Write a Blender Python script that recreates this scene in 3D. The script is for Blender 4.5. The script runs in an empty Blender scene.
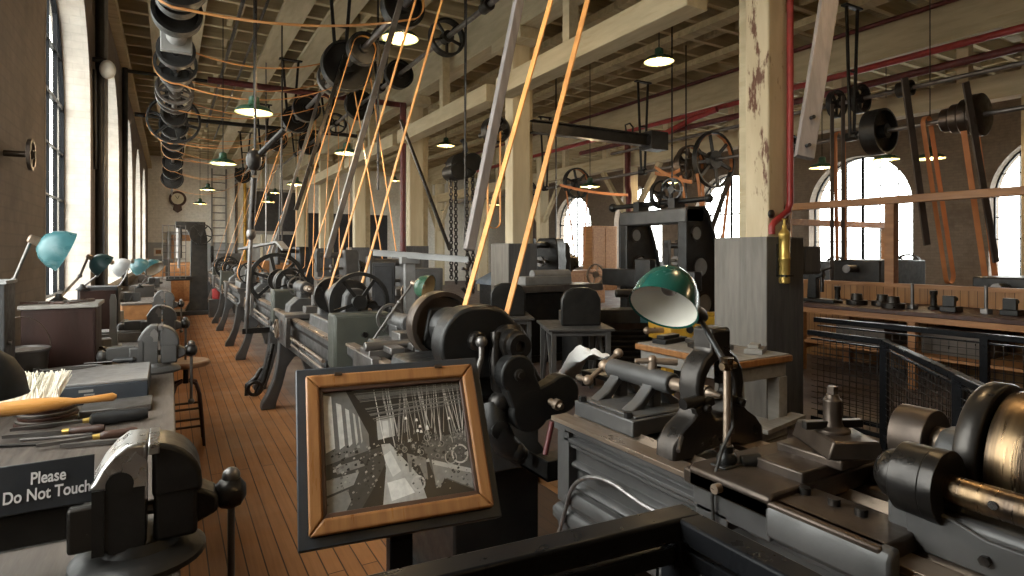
import bpy, bmesh, math, random
from mathutils import Vector, Matrix, Euler
RND = random.Random(11)
PI = math.pi
V = Vector
SC = bpy.context.scene
COL = SC.collection
# ---------------------------------------------------------------- camera frame (1024x576), X across the hall, Y along it, Z up
FP, VX, VY, EYE = 590.0, 170.0, 252.0, 1.55
TH = math.atan((512 - VX) / FP)
SN, CS = math.sin(TH), math.cos(TH)
def pt(x, y, t=None, X=None, Y=None, Z=None):
    """a point in the hall on the sight line through a spot of the photograph, at a known depth or on a known plane"""
    u = (x - 512) / FP
    d = V((u * CS + SN, -u * SN + CS, (VY - y) / FP))
    if X is not None: t = X / d.x
    elif Y is not None: t = Y / d.y
    elif Z is not None: t = (Z - EYE) / d.z
    return V((0, 0, EYE)) + d * t
cam = bpy.data.cameras.new('camera'); camo = bpy.data.objects.new('camera', cam); COL.objects.link(camo)
camo.location = (0, 0, EYE); camo.rotation_euler = (PI / 2, 0, -TH)
cam.sensor_fit = 'HORIZONTAL'; cam.sensor_width = 36; cam.lens = 36 * FP / 1024
cam.shift_y = -(288 - VY) / 1024; cam.clip_start = 0.05; cam.clip_end = 300
SC.camera = camo
vs = SC.view_settings
vs.view_transform = 'Standard'; vs.look = 'None'; vs.exposure = 0; vs.gamma = 1; vs.use_curve_mapping = False
SC.cycles.use_denoising = True
SC.cycles.max_bounces = 8; SC.cycles.diffuse_bounces = 4; SC.cycles.glossy_bounces = 3
SC.cycles.transparent_max_bounces = 12; SC.cycles.sample_clamp_indirect = 6
SC.cycles.caustics_reflective = False; SC.cycles.caustics_refractive = False

# ---------------------------------------------------------------- materials
MATS = {}
def N(nt, typ, **kw):
    n = nt.nodes.new(typ)
    for k, v in kw.items():
        if k in n.inputs: n.inputs[k].default_value = v
        else: setattr(n, k, v)
    return n
def newmat(name):
    m = bpy.data.materials.new(name); m.use_nodes = True
    nt = m.node_tree; nt.nodes.clear()
    o = nt.nodes.new('ShaderNodeOutputMaterial'); b = nt.nodes.new('ShaderNodeBsdfPrincipled')
    nt.links.new(b.outputs[0], o.inputs[0]); MATS[name] = m
    return m, nt, b
def ramp(nt, fac, stops):
    r = nt.nodes.new('ShaderNodeValToRGB'); e = r.color_ramp.elements
    while len(e) < len(stops): e.new(0.5)
    for i, (p, c) in enumerate(stops):
        e[i].position = p; e[i].color = (c[0], c[1], c[2], 1) if not isinstance(c, (int, float)) else (c, c, c, 1)
    nt.links.new(fac, r.inputs[0]); return r.outputs[0]
def mix(nt, fac, a, b, mode='MIX'):
    n = nt.nodes.new('ShaderNodeMix'); n.data_type = 'RGBA'; n.blend_type = mode
    for k, val in ((0, fac), (6, a), (7, b)):
        if hasattr(val, 'is_linked') or hasattr(val, 'links'): nt.links.new(val, n.inputs[k])
        elif k == 0: n.inputs[0].default_value = val
        else: n.inputs[k].default_value = (val[0], val[1], val[2], 1)
    return n.outputs[2]
def coords(nt, scale=(1, 1, 1), rot=(0, 0, 0), swap=None):
    tc = nt.nodes.new('ShaderNodeTexCoord'); src = tc.outputs['Object']
    if swap:
        sp = nt.nodes.new('ShaderNodeSeparateXYZ'); cb = nt.nodes.new('ShaderNodeCombineXYZ'); nt.links.new(src, sp.inputs[0])
        for i, a in enumerate(swap): nt.links.new(sp.outputs['XYZ'.index(a)], cb.inputs[i])
        src = cb.outputs[0]
    mp = nt.nodes.new('ShaderNodeMapping'); mp.inputs['Scale'].default_value = scale; mp.inputs['Rotation'].default_value = rot
    nt.links.new(src, mp.inputs[0]); return mp.outputs[0]
def noise(nt, vec, scale, detail=4, rough=.55):
    n = nt.nodes.new('ShaderNodeTexNoise'); n.inputs['Scale'].default_value = scale; n.inputs['Detail'].default_value = detail
    n.inputs['Roughness'].default_value = rough; nt.links.new(vec, n.inputs[0]); return n.outputs[0]
def bumped(nt, b, h, strength, dist=.01):
    bp = nt.nodes.new('ShaderNodeBump'); bp.inputs['Strength'].default_value = strength; bp.inputs['Distance'].default_value = dist
    nt.links.new(h, bp.inputs['Height']); nt.links.new(bp.outputs[0], b.inputs['Normal'])
def M(name, c1, c2=None, rough=.5, metal=0., scale=6, stretch=(1, 1, 1), bump=.15, lo=.35, hi=.65, dirt=None, dscale=2.5, dlo=.55, dhi=.75, rv=.12, spec=.5):
    """two tones blended by noise, an optional third tone in patches, uneven gloss and a slight relief"""
    m, nt, b = newmat(name)
    c2 = c2 or tuple(x * .72 for x in c1)
    vec = coords(nt, stretch); f = noise(nt, vec, scale)
    col = ramp(nt, f, [(lo, c1), (hi, c2)])
    if dirt:
        d = noise(nt, vec, dscale, 6, .65); mk = ramp(nt, d, [(dlo, 0.0), (dhi, 1.0)]); col = mix(nt, mk, col, dirt)
    nt.links.new(col, b.inputs['Base Color'])
    b.inputs['Metallic'].default_value = metal; b.inputs['Specular IOR Level'].default_value = spec
    g = noise(nt, vec, scale * 2.3, 3)
    nt.links.new(ramp(nt, g, [(.3, max(.03, rough - rv)), (.7, min(1, rough + rv))]), b.inputs['Roughness'])
    if bump: bumped(nt, b, noise(nt, vec, scale * 6, 3), bump, .004)
    return m
def emit(name, c, s):
    m, nt, b = newmat(name); b.inputs['Base Color'].default_value = (*c, 1); b.inputs['Emission Color'].default_value = (*c, 1); b.inputs['Emission Strength'].default_value = s
    return m
def bricks(name, c1, c2, mortar, swap, dirt, dlo=.5, dhi=.7, rough=.85, bump=.5, sc=1.0):
    m, nt, b = newmat(name); vec = coords(nt, (1, 1, 1), swap=swap)
    br = nt.nodes.new('ShaderNodeTexBrick'); nt.links.new(vec, br.inputs[0])
    br.inputs['Color1'].default_value = (*c1, 1); br.inputs['Color2'].default_value = (*c2, 1); br.inputs['Mortar'].default_value = (*mortar, 1)
    br.inputs['Scale'].default_value = sc; br.inputs['Brick Width'].default_value = .21; br.inputs['Row Height'].default_value = .072
    br.inputs['Mortar Size'].default_value = .006; br.inputs['Mortar Smooth'].default_value = .3
    d = noise(nt, vec, 1.4, 8, .68); mk = ramp(nt, d, [(dlo, 0.0), (dhi, 1.0)])
    col = mix(nt, mk, br.outputs[0], dirt)
    n2 = noise(nt, vec, 9, 5); col = mix(nt, .35, col, ramp(nt, n2, [(.3, (.45, .45, .45)), (.7, (1, 1, 1))]), 'MULTIPLY')
    nt.links.new(col, b.inputs['Base Color']); b.inputs['Roughness'].default_value = rough
    bumped(nt, b, mix(nt, .5, br.outputs['Fac'], n2, 'SUBTRACT'), bump, .01)
    return m
def planks(name, c1, c2, gap, swap, width, length, dirt=None, dlo=.5, dhi=.75, rough=.55, spec=.4, gapw=.004, side=None):
    """boards: first swapped axis is the length of the boards, the second runs across them"""
    m, nt, b = newmat(name); vec = coords(nt, swap=swap)
    br = nt.nodes.new('ShaderNodeTexBrick'); nt.links.new(vec, br.inputs[0])
    br.inputs['Color1'].default_value = (*c1, 1); br.inputs['Color2'].default_value = (*c2, 1); br.inputs['Mortar'].default_value = (*gap, 1)
    br.inputs['Scale'].default_value = 1; br.inputs['Brick Width'].default_value = length; br.inputs['Row Height'].default_value = width
    br.inputs['Mortar Size'].default_value = gapw; br.inputs['Bias'].default_value = 0; br.offset = .37
    gr = coords(nt, (1.2, 26, 26), swap=swap); g = noise(nt, gr, 2.2, 5)
    col = mix(nt, .55, br.outputs[0], ramp(nt, g, [(.25, (.5, .47, .45)), (.75, (1, 1, 1))]), 'MULTIPLY')
    if dirt:
        d = noise(nt, vec, .9, 8, .65); col = mix(nt, ramp(nt, d, [(dlo, 0.0), (dhi, 1.0)]), col, dirt)
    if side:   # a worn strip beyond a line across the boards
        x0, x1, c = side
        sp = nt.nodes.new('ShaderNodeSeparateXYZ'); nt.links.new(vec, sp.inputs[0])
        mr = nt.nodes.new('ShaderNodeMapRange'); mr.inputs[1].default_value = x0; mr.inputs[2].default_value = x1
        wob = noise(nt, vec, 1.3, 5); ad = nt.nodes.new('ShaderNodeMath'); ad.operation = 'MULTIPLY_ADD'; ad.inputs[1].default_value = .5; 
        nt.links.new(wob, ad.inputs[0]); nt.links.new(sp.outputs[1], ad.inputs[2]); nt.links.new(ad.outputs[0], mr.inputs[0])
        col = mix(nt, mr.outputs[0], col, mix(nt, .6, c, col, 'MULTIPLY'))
    nt.links.new(col, b.inputs['Base Color']); b.inputs['Specular IOR Level'].default_value = spec
    nt.links.new(ramp(nt, noise(nt, vec, 3, 5), [(.3, rough - .12), (.7, rough + .15)]), b.inputs['Roughness'])
    bumped(nt, b, mix(nt, .8, g, br.outputs['Fac'], 'SUBTRACT'), .25, .004)
    return m

bricks('brick_left', (.19, .152, .125), (.205, .165, .137), (.17, .138, .114), 'YZX', (.11, .084, .07), .5, .75, bump=.22)
bricks('brick_right', (.24, .19, .15), (.265, .215, .17), (.21, .17, .135), 'YZX', (.15, .11, .085), .5, .75, bump=.2)
bricks('brick_far', (.86, .83, .75), (.89, .86, .79), (.78, .75, .67), 'XZY', (.72, .68, .6), .6, .85, bump=.15)
bricks('brick_reveal', (.60, .545, .485), (.63, .57, .51), (.565, .51, .455), 'XZY', (.48, .41, .35), .5, .75, bump=.2)
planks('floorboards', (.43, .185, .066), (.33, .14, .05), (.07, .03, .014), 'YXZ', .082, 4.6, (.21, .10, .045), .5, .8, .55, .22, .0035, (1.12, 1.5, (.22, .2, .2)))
planks('deck', (.40, .30, .155), (.34, .255, .13), (.08, .06, .035), 'YXZ', .14, 4, (.2, .165, .11), .5, .8, .85, .2)
M('joist_paint', (.58, .475, .29), (.45, .365, .215), .8, scale=3, stretch=(.3, 3, 3), dirt=(.24, .19, .12), dlo=.55, dhi=.8)
M('beam_paint', (.55, .465, .31), (.44, .365, .235), .75, scale=3, stretch=(3, .5, 3), dirt=(.36, .25, .12), dlo=.6, dhi=.85)
M('column_paint', (.62, .535, .37), (.53, .45, .3), .7, scale=2, stretch=(4, 4, .6), dirt=(.3, .22, .13), dscale=2.2, dlo=.62, dhi=.8, bump=.2)
M('column_rust', (.60, .50, .335), (.5, .405, .26), .7, scale=2, stretch=(3, 3, .8), dirt=(.13, .055, .03), dscale=1.9, dlo=.55, dhi=.60, bump=.3)
M('clad_paint', (.105, .105, .108), (.07, .07, .075), .62, scale=5, stretch=(4, 4, .5), dirt=(.2, .19, .175), dlo=.6, dhi=.8)
M('clad_lit_side', (.205, .188, .165), (.15, .138, .122), .7, scale=5, stretch=(4, 4, .5))  # cladding as the windows light it, the light put into the colour
planks('partition_wood', (.44, .225, .085), (.36, .18, .07), (.12, .055, .025), 'ZYX', .09, 3, None, rough=.5)
M('iron_dark', (.032, .031, .030), (.02, .0195, .019), .42, .55, scale=7, dirt=(.055, .045, .037), dlo=.55, dhi=.8)
M('iron_gear', (.055, .049, .044), (.033, .03, .028), .36, .75, scale=6, dirt=(.09, .07, .055))
M('iron_brown', (.10, .075, .058), (.06, .046, .037), .4, .7, scale=5, dirt=(.035, .028, .024))
M('machine_grey', (.088, .084, .081), (.062, .06, .059), .44, .1, scale=5, dirt=(.05, .047, .044), dlo=.58, dhi=.8)
M('machine_green', (.075, .077, .062), (.056, .058, .048), .5, .1, scale=5, dirt=(.05, .05, .043), dlo=.6, dhi=.82)
M('machine_pale', (.25, .245, .235), (.19, .185, .18), .5, .05, scale=5, dirt=(.08, .075, .07), dlo=.6, dhi=.85)
M('steel_worn', (.36, .275, .205), (.24, .18, .135), .36, .6, scale=4, stretch=(2, .6, 2), dirt=(.10, .075, .06), dlo=.55, dhi=.75)
M('steel_bright', (.55, .53, .51), (.38, .36, .34), .28, .95, scale=6, dirt=(.16, .13, .11), dlo=.6, dhi=.8)
M('steel_dull', (.22, .205, .195), (.15, .14, .132), .42, .8, scale=6, dirt=(.09, .075, .065))
M('brass_worn', (.23, .155, .085), (.12, .083, .052), .34, .95, scale=5, stretch=(.5, 9, .5), dirt=(.085, .063, .048), dlo=.46, dhi=.7)
M('brass', (.75, .52, .15), (.62, .42, .11), .36, .75, scale=8)
M('rail_black', (.012, .0125, .014), (.009, .0095, .011), .30, 0, scale=10, bump=.02, rv=.05, spec=.08)
M('box_brown', (.036, .015, .011), (.024, .011, .008), .5, scale=4, stretch=(3, 3, .6), spec=.3)
M('pulley_black', (.017, .016, .0155), (.011, .0105, .010), .5, .2, scale=8)
M('leather_belt', (.74, .33, .085), (.62, .26, .065), .55, scale=4, stretch=(3, 3, 3), bump=.1)
M('leather_old', (.52, .2, .065), (.42, .15, .05), .6, scale=4, bump=.1)
M('belt_dark', (.09, .07, .06), (.06, .047, .04), .6, scale=4)
M('pole_wood', (.215, .185, .175), (.155, .135, .125), .6, scale=6, stretch=(6, 6, .5))
M('grey_wood', (.30, .28, .255), (.23, .215, .195), .65, scale=4, stretch=(5, .8, 5), dirt=(.14, .12, .10), dlo=.6, dhi=.85)
M('bench_wood', (.115, .093, .077), (.072, .058, .048), .6, scale=4, stretch=(5, .6, 5), dirt=(.07, .055, .045))
M('red_wood', (.075, .03, .02), (.048, .02, .014), .5, scale=4, stretch=(3, 3, .6), dirt=(.05, .025, .018))
M('oak', (.36, .165, .055), (.25, .105, .035), .38, scale=4, stretch=(9, 9, 1), bump=.08)
M('warm_wood', (.42, .2, .075), (.3, .135, .05), .5, scale=4, stretch=(4, .6, 4))
M('stool_wood', (.36, .2, .11), (.27, .14, .075), .45, scale=5, stretch=(1, 6, 1))
M('teal_enamel', (.042, .135, .15), (.034, .112, .125), .32, scale=5, bump=.03, dirt=(.1, .2, .21), dlo=.6, dhi=.8)
M('teal_dark', (.045, .115, .125), (.03, .08, .09), .32, scale=5, bump=.03)
M('green_enamel', (.013, .088, .068), (.009, .066, .052), .2, scale=5, bump=.03, dirt=(.05, .12, .09))
M('lamp_green', (.035, .085, .05), (.025, .06, .037), .35, scale=5, bump=.03)
M('lamp_grey', (.33, .335, .335), (.27, .275, .275), .4, scale=5, bump=.03)
M('lamp_white', (.78, .75, .68), (.7, .66, .58), .45, scale=6, bump=.03, dirt=(.5, .44, .36), dlo=.6, dhi=.85)
M('lamp_black', (.010, .012, .014), (.008, .009, .011), .55, scale=5, bump=.03, spec=.2)
M('red_pipe', (.36, .035, .03), (.27, .025, .022), .45, scale=8, dirt=(.14, .035, .03))
M('dark_red_pipe', (.13, .025, .025), (.085, .018, .018), .5, scale=8)
M('yellow_paint', (.62, .36, .035), (.5, .27, .03), .5, scale=6, dirt=(.12, .08, .03), dlo=.56, dhi=.68)
M('white_cloth', (.72, .70, .68), (.6, .58, .56), .85, scale=12)
M('paper', (.78, .75, .68), (.7, .67, .6), .8, scale=12)
M('bristle', (.92, .88, .78), (.8, .75, .63), .7, scale=30, stretch=(1, 8, 1))
M('honey_handle', (.56, .27, .075), (.47, .21, .055), .3, scale=5, stretch=(.6, 8, 8), bump=.03)
M('file_handle', (.09, .045, .03), (.06, .03, .022), .4, scale=5)
M('rubber_black', (.022, .022, .023), (.015, .015, .016), .45, scale=8)
M('cord_black', (.02, .018, .016), (.03, .026, .022), .7, scale=60)
M('frame_paint', (.032, .037, .045), (.022, .026, .032), .5, scale=9, dirt=(.30, .24, .15), dscale=9, dlo=.70, dhi=.74)
M('conduit', (.33, .31, .30), (.2, .185, .18), .4, .7, scale=30)
M('blue_paint', (.22, .28, .36), (.17, .22, .29), .5, scale=6)
M('cream', (.72, .66, .5), (.64, .58, .43), .6, scale=5)
M('wainscot', (.40, .41, .42), (.35, .36, .37), .6, scale=4)
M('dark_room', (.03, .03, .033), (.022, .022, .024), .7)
M('ground_pale', (.5, .5, .48), (.42, .42, .4), .9, scale=1)
M('sign_black', (.03, .033, .038), (.024, .027, .032), .4, scale=9, bump=.02)
M('sign_white', (.8, .8, .8), (.75, .75, .75), .6, bump=0)
M('stone_plate', (.23, .22, .215), (.18, .172, .168), .5, scale=9, dirt=(.34, .3, .27), dlo=.55, dhi=.8)
M('plate_side', (.040, .046, .056), (.03, .035, .043), .5, scale=7)
emit('bulb_glow', (1, .78, .42), 5)
M('lamp_inner', (.42, .34, .19), (.38, .3, .16), .5, bump=0)
emit('bulb_pale', (1, .88, .72), 16)
def glassmat():
    m = bpy.data.materials.new('window_glass'); m.use_nodes = True; nt = m.node_tree; nt.nodes.clear()
    o = nt.nodes.new('ShaderNodeOutputMaterial'); mx = nt.nodes.new('ShaderNodeMixShader'); fr = nt.nodes.new('ShaderNodeMath')
    tr = nt.nodes.new('ShaderNodeBsdfTransparent'); gl = nt.nodes.new('ShaderNodeBsdfGlossy'); gl.inputs['Roughness'].default_value = .02
    lw = nt.nodes.new('ShaderNodeLayerWeight'); lw.inputs[0].default_value = .5; fr.operation = 'POWER'; fr.inputs[1].default_value = 9; nt.links.new(lw.outputs['Facing'], fr.inputs[0]); tr.inputs[0].default_value = (.97, .99, .98, 1)
    nt.links.new(fr.outputs[0], mx.inputs[0]); nt.links.new(tr.outputs[0], mx.inputs[1]); nt.links.new(gl.outputs[0], mx.inputs[2]); nt.links.new(mx.outputs[0], o.inputs[0])
    MATS['window_glass'] = m
glassmat()

# ---------------------------------------------------------------- mesh builder
def frame_of(ax):
    ax = V(ax).normalized(); up = V((0, 0, 1)) if abs(ax.z) < .9 else V((1, 0, 0))
    a = ax.cross(up).normalized(); return a, ax.cross(a).normalized(), ax
class MB:
    def __init__(s): s.v = []; s.f = []; s.c = None
    def add(s, vs, fs):
        b = len(s.v); s.v.extend(tuple(v) for v in vs); s.f.extend(tuple(i + b for i in f) for f in fs); return s
    def box(s, x0, x1, y0, y1, z0, z1, mat=None):
        vs = [V((x, y, z)) for x in (x0, x1) for y in (y0, y1) for z in (z0, z1)]
        if mat is not None: vs = [mat @ v for v in vs]
        return s.add(vs, [(0, 1, 3, 2), (4, 6, 7, 5), (0, 4, 5, 1), (2, 3, 7, 6), (0, 2, 6, 4), (1, 5, 7, 3)])
    def bar(s, p0, p1, w, h, side=None):
        """a rectangular bar from p0 to p1, w across SIDE, h the other way"""
        p0, p1 = V(p0), V(p1); ax = (p1 - p0).normalized()
        sd = V(side) if side is not None else (V((0, 0, 1)).cross(ax) if abs(ax.z) < .95 else V((1, 0, 0)))
        sd = (sd - ax * sd.dot(ax)).normalized(); up = ax.cross(sd)
        vs = [p + sd * a * w / 2 + up * b * h / 2 for p in (p0, p1) for a, b in ((-1, -1), (1, -1), (1, 1), (-1, 1))]
        return s.add(vs, [(0, 3, 2, 1), (4, 5, 6, 7), (0, 1, 5, 4), (1, 2, 6, 5), (2, 3, 7, 6), (3, 0, 4, 7)])
    def lathe(s, p0, ax, prof, n=24, closed=False):
        """prof: (radius, height) pairs along axis ax from p0"""
        p0 = V(p0); a, b, c = frame_of(ax); base = len(s.v); m = len(prof)
        for r, h in prof:
            for k in range(n):
                w = 2 * PI * k / n; s.v.append(tuple(p0 + c * h + (a * math.cos(w) + b * math.sin(w)) * r))
        for i in range(m if closed else m - 1):
            j = (i + 1) % m
            for k in range(n):
                k2 = (k + 1) % n; s.f.append((base + i * n + k, base + i * n + k2, base + j * n + k2, base + j * n + k))
        if not closed:
            s.f.append(tuple(base + k for k in reversed(range(n)))); s.f.append(tuple(base + (m - 1) * n + k for k in range(n)))
        return s
    def cyl(s, p0, p1, r0, r1=None, n=16):
        p0, p1 = V(p0), V(p1); L = (p1 - p0).length
        return s.lathe(p0, p1 - p0, [(r0, 0), (r0 if r1 is None else r1, L)], n)
    def sph(s, c, r, n=16, sq=(1, 1, 1)):
        m = n // 2; base = len(s.v); c = V(c)
        for i in range(m + 1):
            p = PI * i / m
            for k in range(n):
                w = 2 * PI * k / n
                s.v.append((c.x + r * sq[0] * math.sin(p) * math.cos(w), c.y + r * sq[1] * math.sin(p) * math.sin(w), c.z + r * sq[2] * math.cos(p)))
        for i in range(m):
            for k in range(n):
                k2 = (k + 1) % n; s.f.append((base + i * n + k, base + (i + 1) * n + k, base + (i + 1) * n + k2, base + i * n + k2))
        return s
    def tube(s, pts, r, n=8, closed=False):
        pts = [V(p) for p in pts]; m = len(pts); base = len(s.v); a = None
        rr = r if isinstance(r, (list, tuple)) else [r] * m
        for i, p in enumerate(pts):
            q0 = pts[i - 1] if (i or closed) else p; q1 = pts[(i + 1) % m] if (i < m - 1 or closed) else p
            t = (q1 - q0).normalized()
            if a is None: a = frame_of(t)[0]
            a = (a - t * a.dot(t)).normalized(); b = t.cross(a)
            for k in range(n):
                w = 2 * PI * k / n; s.v.append(tuple(p + (a * math.cos(w) + b * math.sin(w)) * rr[i]))
        for i in range(m if closed else m - 1):
            j = (i + 1) % m
            for k in range(n):
                k2 = (k + 1) % n; s.f.append((base + i * n + k, base + i * n + k2, base + j * n + k2, base + j * n + k))
        if not closed:
            s.f.append(tuple(base + k for k in reversed(range(n)))); s.f.append(tuple(base + (m - 1) * n + k for k in range(n)))
        return s
    def prism(s, poly, o, ux, uy, th):
        """flat outline POLY in the plane (ux, uy) through o, given thickness th along ux x uy, centred"""
        o, ux, uy = V(o), V(ux), V(uy); nz = ux.cross(uy).normalized(); m = len(poly)
        vs = [o + ux * p[0] + uy * p[1] + nz * (th / 2 * sg) for sg in (-1, 1) for p in poly]
        return s.add(vs, [tuple(reversed(range(m))), tuple(range(m, 2 * m))] + [(i, (i + 1) % m, m + (i + 1) % m, m + i) for i in range(m)])
    def ringp(s, outer, inner, o, ux, uy, th):
        """outline with an opening: OUTER and INNER have the same number of points"""
        o, ux, uy = V(o), V(ux), V(uy); nz = ux.cross(uy).normalized(); m = len(outer)
        vs = [o + ux * p[0] + uy * p[1] + nz * (th / 2 * sg) for sg in (-1, 1) for ring in (outer, inner) for p in ring]
        fs = []
        for i in range(m):
            j = (i + 1) % m
            fs += [(i, m + i, m + j, j), (2 * m + i, 2 * m + j, 3 * m + j, 3 * m + i), (i, j, 2 * m + j, 2 * m + i), (m + i, 3 * m + i, 3 * m + j, m + j)]
        return s.add(vs, fs)
    def ribbon(s, pts, wdir, w, th, closed=False):
        pts = [V(p) for p in pts]; m = len(pts); wd = V(wdir).normalized(); base = len(s.v)
        for i, p in enumerate(pts):
            q0 = pts[i - 1] if (i or closed) else p; q1 = pts[(i + 1) % m] if (i < m - 1 or closed) else p
            nn = (q1 - q0).normalized().cross(wd).normalized()
            for a, b in ((-1, -1), (1, -1), (1, 1), (-1, 1)): s.v.append(tuple(p + wd * a * w / 2 + nn * b * th / 2))
        for i in range(m if closed else m - 1):
            j = (i + 1) % m
            for k in range(4):
                k2 = (k + 1) % 4; s.f.append((base + i * 4 + k, base + i * 4 + k2, base + j * 4 + k2, base + j * 4 + k))
        if not closed: s.f.append((base, base + 1, base + 2, base + 3)); e = base + 4 * m - 4; s.f.append((e + 3, e + 2, e + 1, e))
        return s
    def loft(s, rings):
        m = len(rings[0]); base = len(s.v)
        for r in rings: s.v.extend(tuple(p) for p in r)
        for i in range(len(rings) - 1):
            for k in range(m):
                k2 = (k + 1) % m; s.f.append((base + i * m + k, base + i * m + k2, base + (i + 1) * m + k2, base + (i + 1) * m + k))
        s.f.append(tuple(base + k for k in reversed(range(m)))); s.f.append(tuple(base + (len(rings) - 1) * m + k for k in range(m)))
        return s
    def build(s, name, mat, parent=None, bevel=0, ang=38, loc=None, seg=2):
        me = bpy.data.meshes.new(name); me.from_pydata(s.v, [], s.f)
        bm = bmesh.new(); bm.from_mesh(me); bmesh.ops.recalc_face_normals(bm, faces=bm.faces); bm.to_mesh(me); bm.free()
        me.polygons.foreach_set('use_smooth', [True] * len(me.polygons)); me.set_sharp_from_angle(angle=math.radians(ang))
        o = bpy.data.objects.new(name, me); COL.objects.link(o)
        me.materials.append(MATS[mat])
        if parent is not None: o.parent = parent
        if loc is not None: o.location = loc
        if bevel:
            b = o.modifiers.new('edge', 'BEVEL'); b.width = bevel; b.segments = seg; b.limit_method = 'ANGLE'; b.angle_limit = math.radians(ang); b.harden_normals = False
        return o
def tag(o, label, cat, group=None, kind=None):
    if label: o['label'] = label
    if cat: o['category'] = cat
    if group: o['group'] = group
    if kind: o['kind'] = kind
    return o
def T(name, label, cat, loc=(0, 0, 0), rz=0, group=None, rot=None):
    o = bpy.data.objects.new(name, None); COL.objects.link(o); o.empty_display_size = .1
    o.location = loc; o.rotation_euler = rot if rot is not None else (0, 0, rz)
    return tag(o, label, cat, group)
def struct(mb, name, mat, bevel=0, parent=None):
    o = mb.build(name, mat, parent, bevel)
    if parent is None: o['kind'] = 'structure'
    return o
KIDS = {}
def dup(root, loc, rz=None, label=None):
    kids = {}
    for o in list(COL.objects):
        if o.parent is not None: kids.setdefault(o.parent.name, []).append(o)
    def cp(o, par):
        c = o.copy(); COL.objects.link(c); c.parent = par
        for k in kids.get(o.name, []): cp(k, c)
        return c
    r = cp(root, None); r.location = loc
    if rz is not None: r.rotation_euler = (0, 0, rz)
    if label: r['label'] = label
    return r
def circ(r, n=24, a0=0, a1=2 * PI, cx=0, cy=0, end=False):
    return [(cx + r * math.cos(a0 + (a1 - a0) * k / (n - (1 if end else 0))), cy + r * math.sin(a0 + (a1 - a0) * k / (n - (1 if end else 0)))) for k in range(n)]
def cat_curve(p0, p1, sag, n=14):
    p0, p1 = V(p0), V(p1)
    return [p0.lerp(p1, k / n) - V((0, 0, sag * 4 * (k / n) * (1 - k / n))) for k in range(n + 1)]

def smooth_path(pts, n=6):
    P = [V(p) for p in pts]; out = []
    for i in range(len(P) - 1):
        a, b, c, d = P[max(0, i - 1)], P[i], P[i + 1], P[min(len(P) - 1, i + 2)]
        for k in range(n):
            t = k / n; out.append(.5 * ((2 * b) + (c - a) * t + (2 * a - 5 * b + 4 * c - d) * t * t + (3 * b - a - 3 * c + d) * t ** 3))
    return out + [P[-1]]
# ================================================================ the hall
XL, XR, YN, YF, ZC = -.80, 17.0, -5.5, 29.0, 5.8
BAY = 4.4
WIN = {0: ([6.93 + BAY * k for k in range(-1, 5)], 2.85, 1.08, 4.50),   # centres, width, sill and crown of the arched windows, left wall
       1: ([9.65 + 4.6 * k for k in range(-1, 4)], 2.95, .82, 4.30)}      # and right wall
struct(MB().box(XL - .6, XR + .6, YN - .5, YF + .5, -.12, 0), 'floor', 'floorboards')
struct(MB().box(XL - .6, XR + .6, YN - .5, YF + .5, ZC, ZC + .15), 'ceiling', 'deck')
def long_wall(x0, x1, mat, name, side):
    WY, WW, ZS, ZT = WIN[side]
    mb = MB(); e = YN - .5
    for yc in WY:
        a, b = yc - WW / 2, yc + WW / 2
        mb.box(x0, x1, e, a, 0, ZC)
        mb.box(x0, x1, a, b, 0, ZS)
        arc = circ(WW / 2, 25, PI, 0, yc, ZT - WW / 2, True)
        for k in range(24):
            (ya, za), (yb, zb) = arc[k], arc[k + 1]
            vs = [(x, y, z) for x in (x0, x1) for y, z in ((ya, za), (yb, zb), (yb, ZC), (ya, ZC))]
            mb.add(vs, [(0, 1, 2, 3), (4, 7, 6, 5), (0, 4, 5, 1), (2, 6, 7, 3)])
        e = b
    mb.box(x0, x1, e, YF + .5, 0, ZC)
    return struct(mb, name, mat)
long_wall(XL - .31, XL, 'brick_left', 'wall_left', 0)
long_wall(XR, XR + .55, 'brick_right', 'wall_right', 1)
struct(MB().box(XL, XR, YF, YF + .4, 0, ZC), 'wall_far', 'brick_far')
struct(MB().box(XL, XR, YN - .4, YN, 0, ZC), 'wall_near', 'brick_right')
tag(MB().box(-60, 80, -60, 90, -.35, -.13).build('ground_outside', 'ground_pale'), None, None, None, 'structure')
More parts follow.
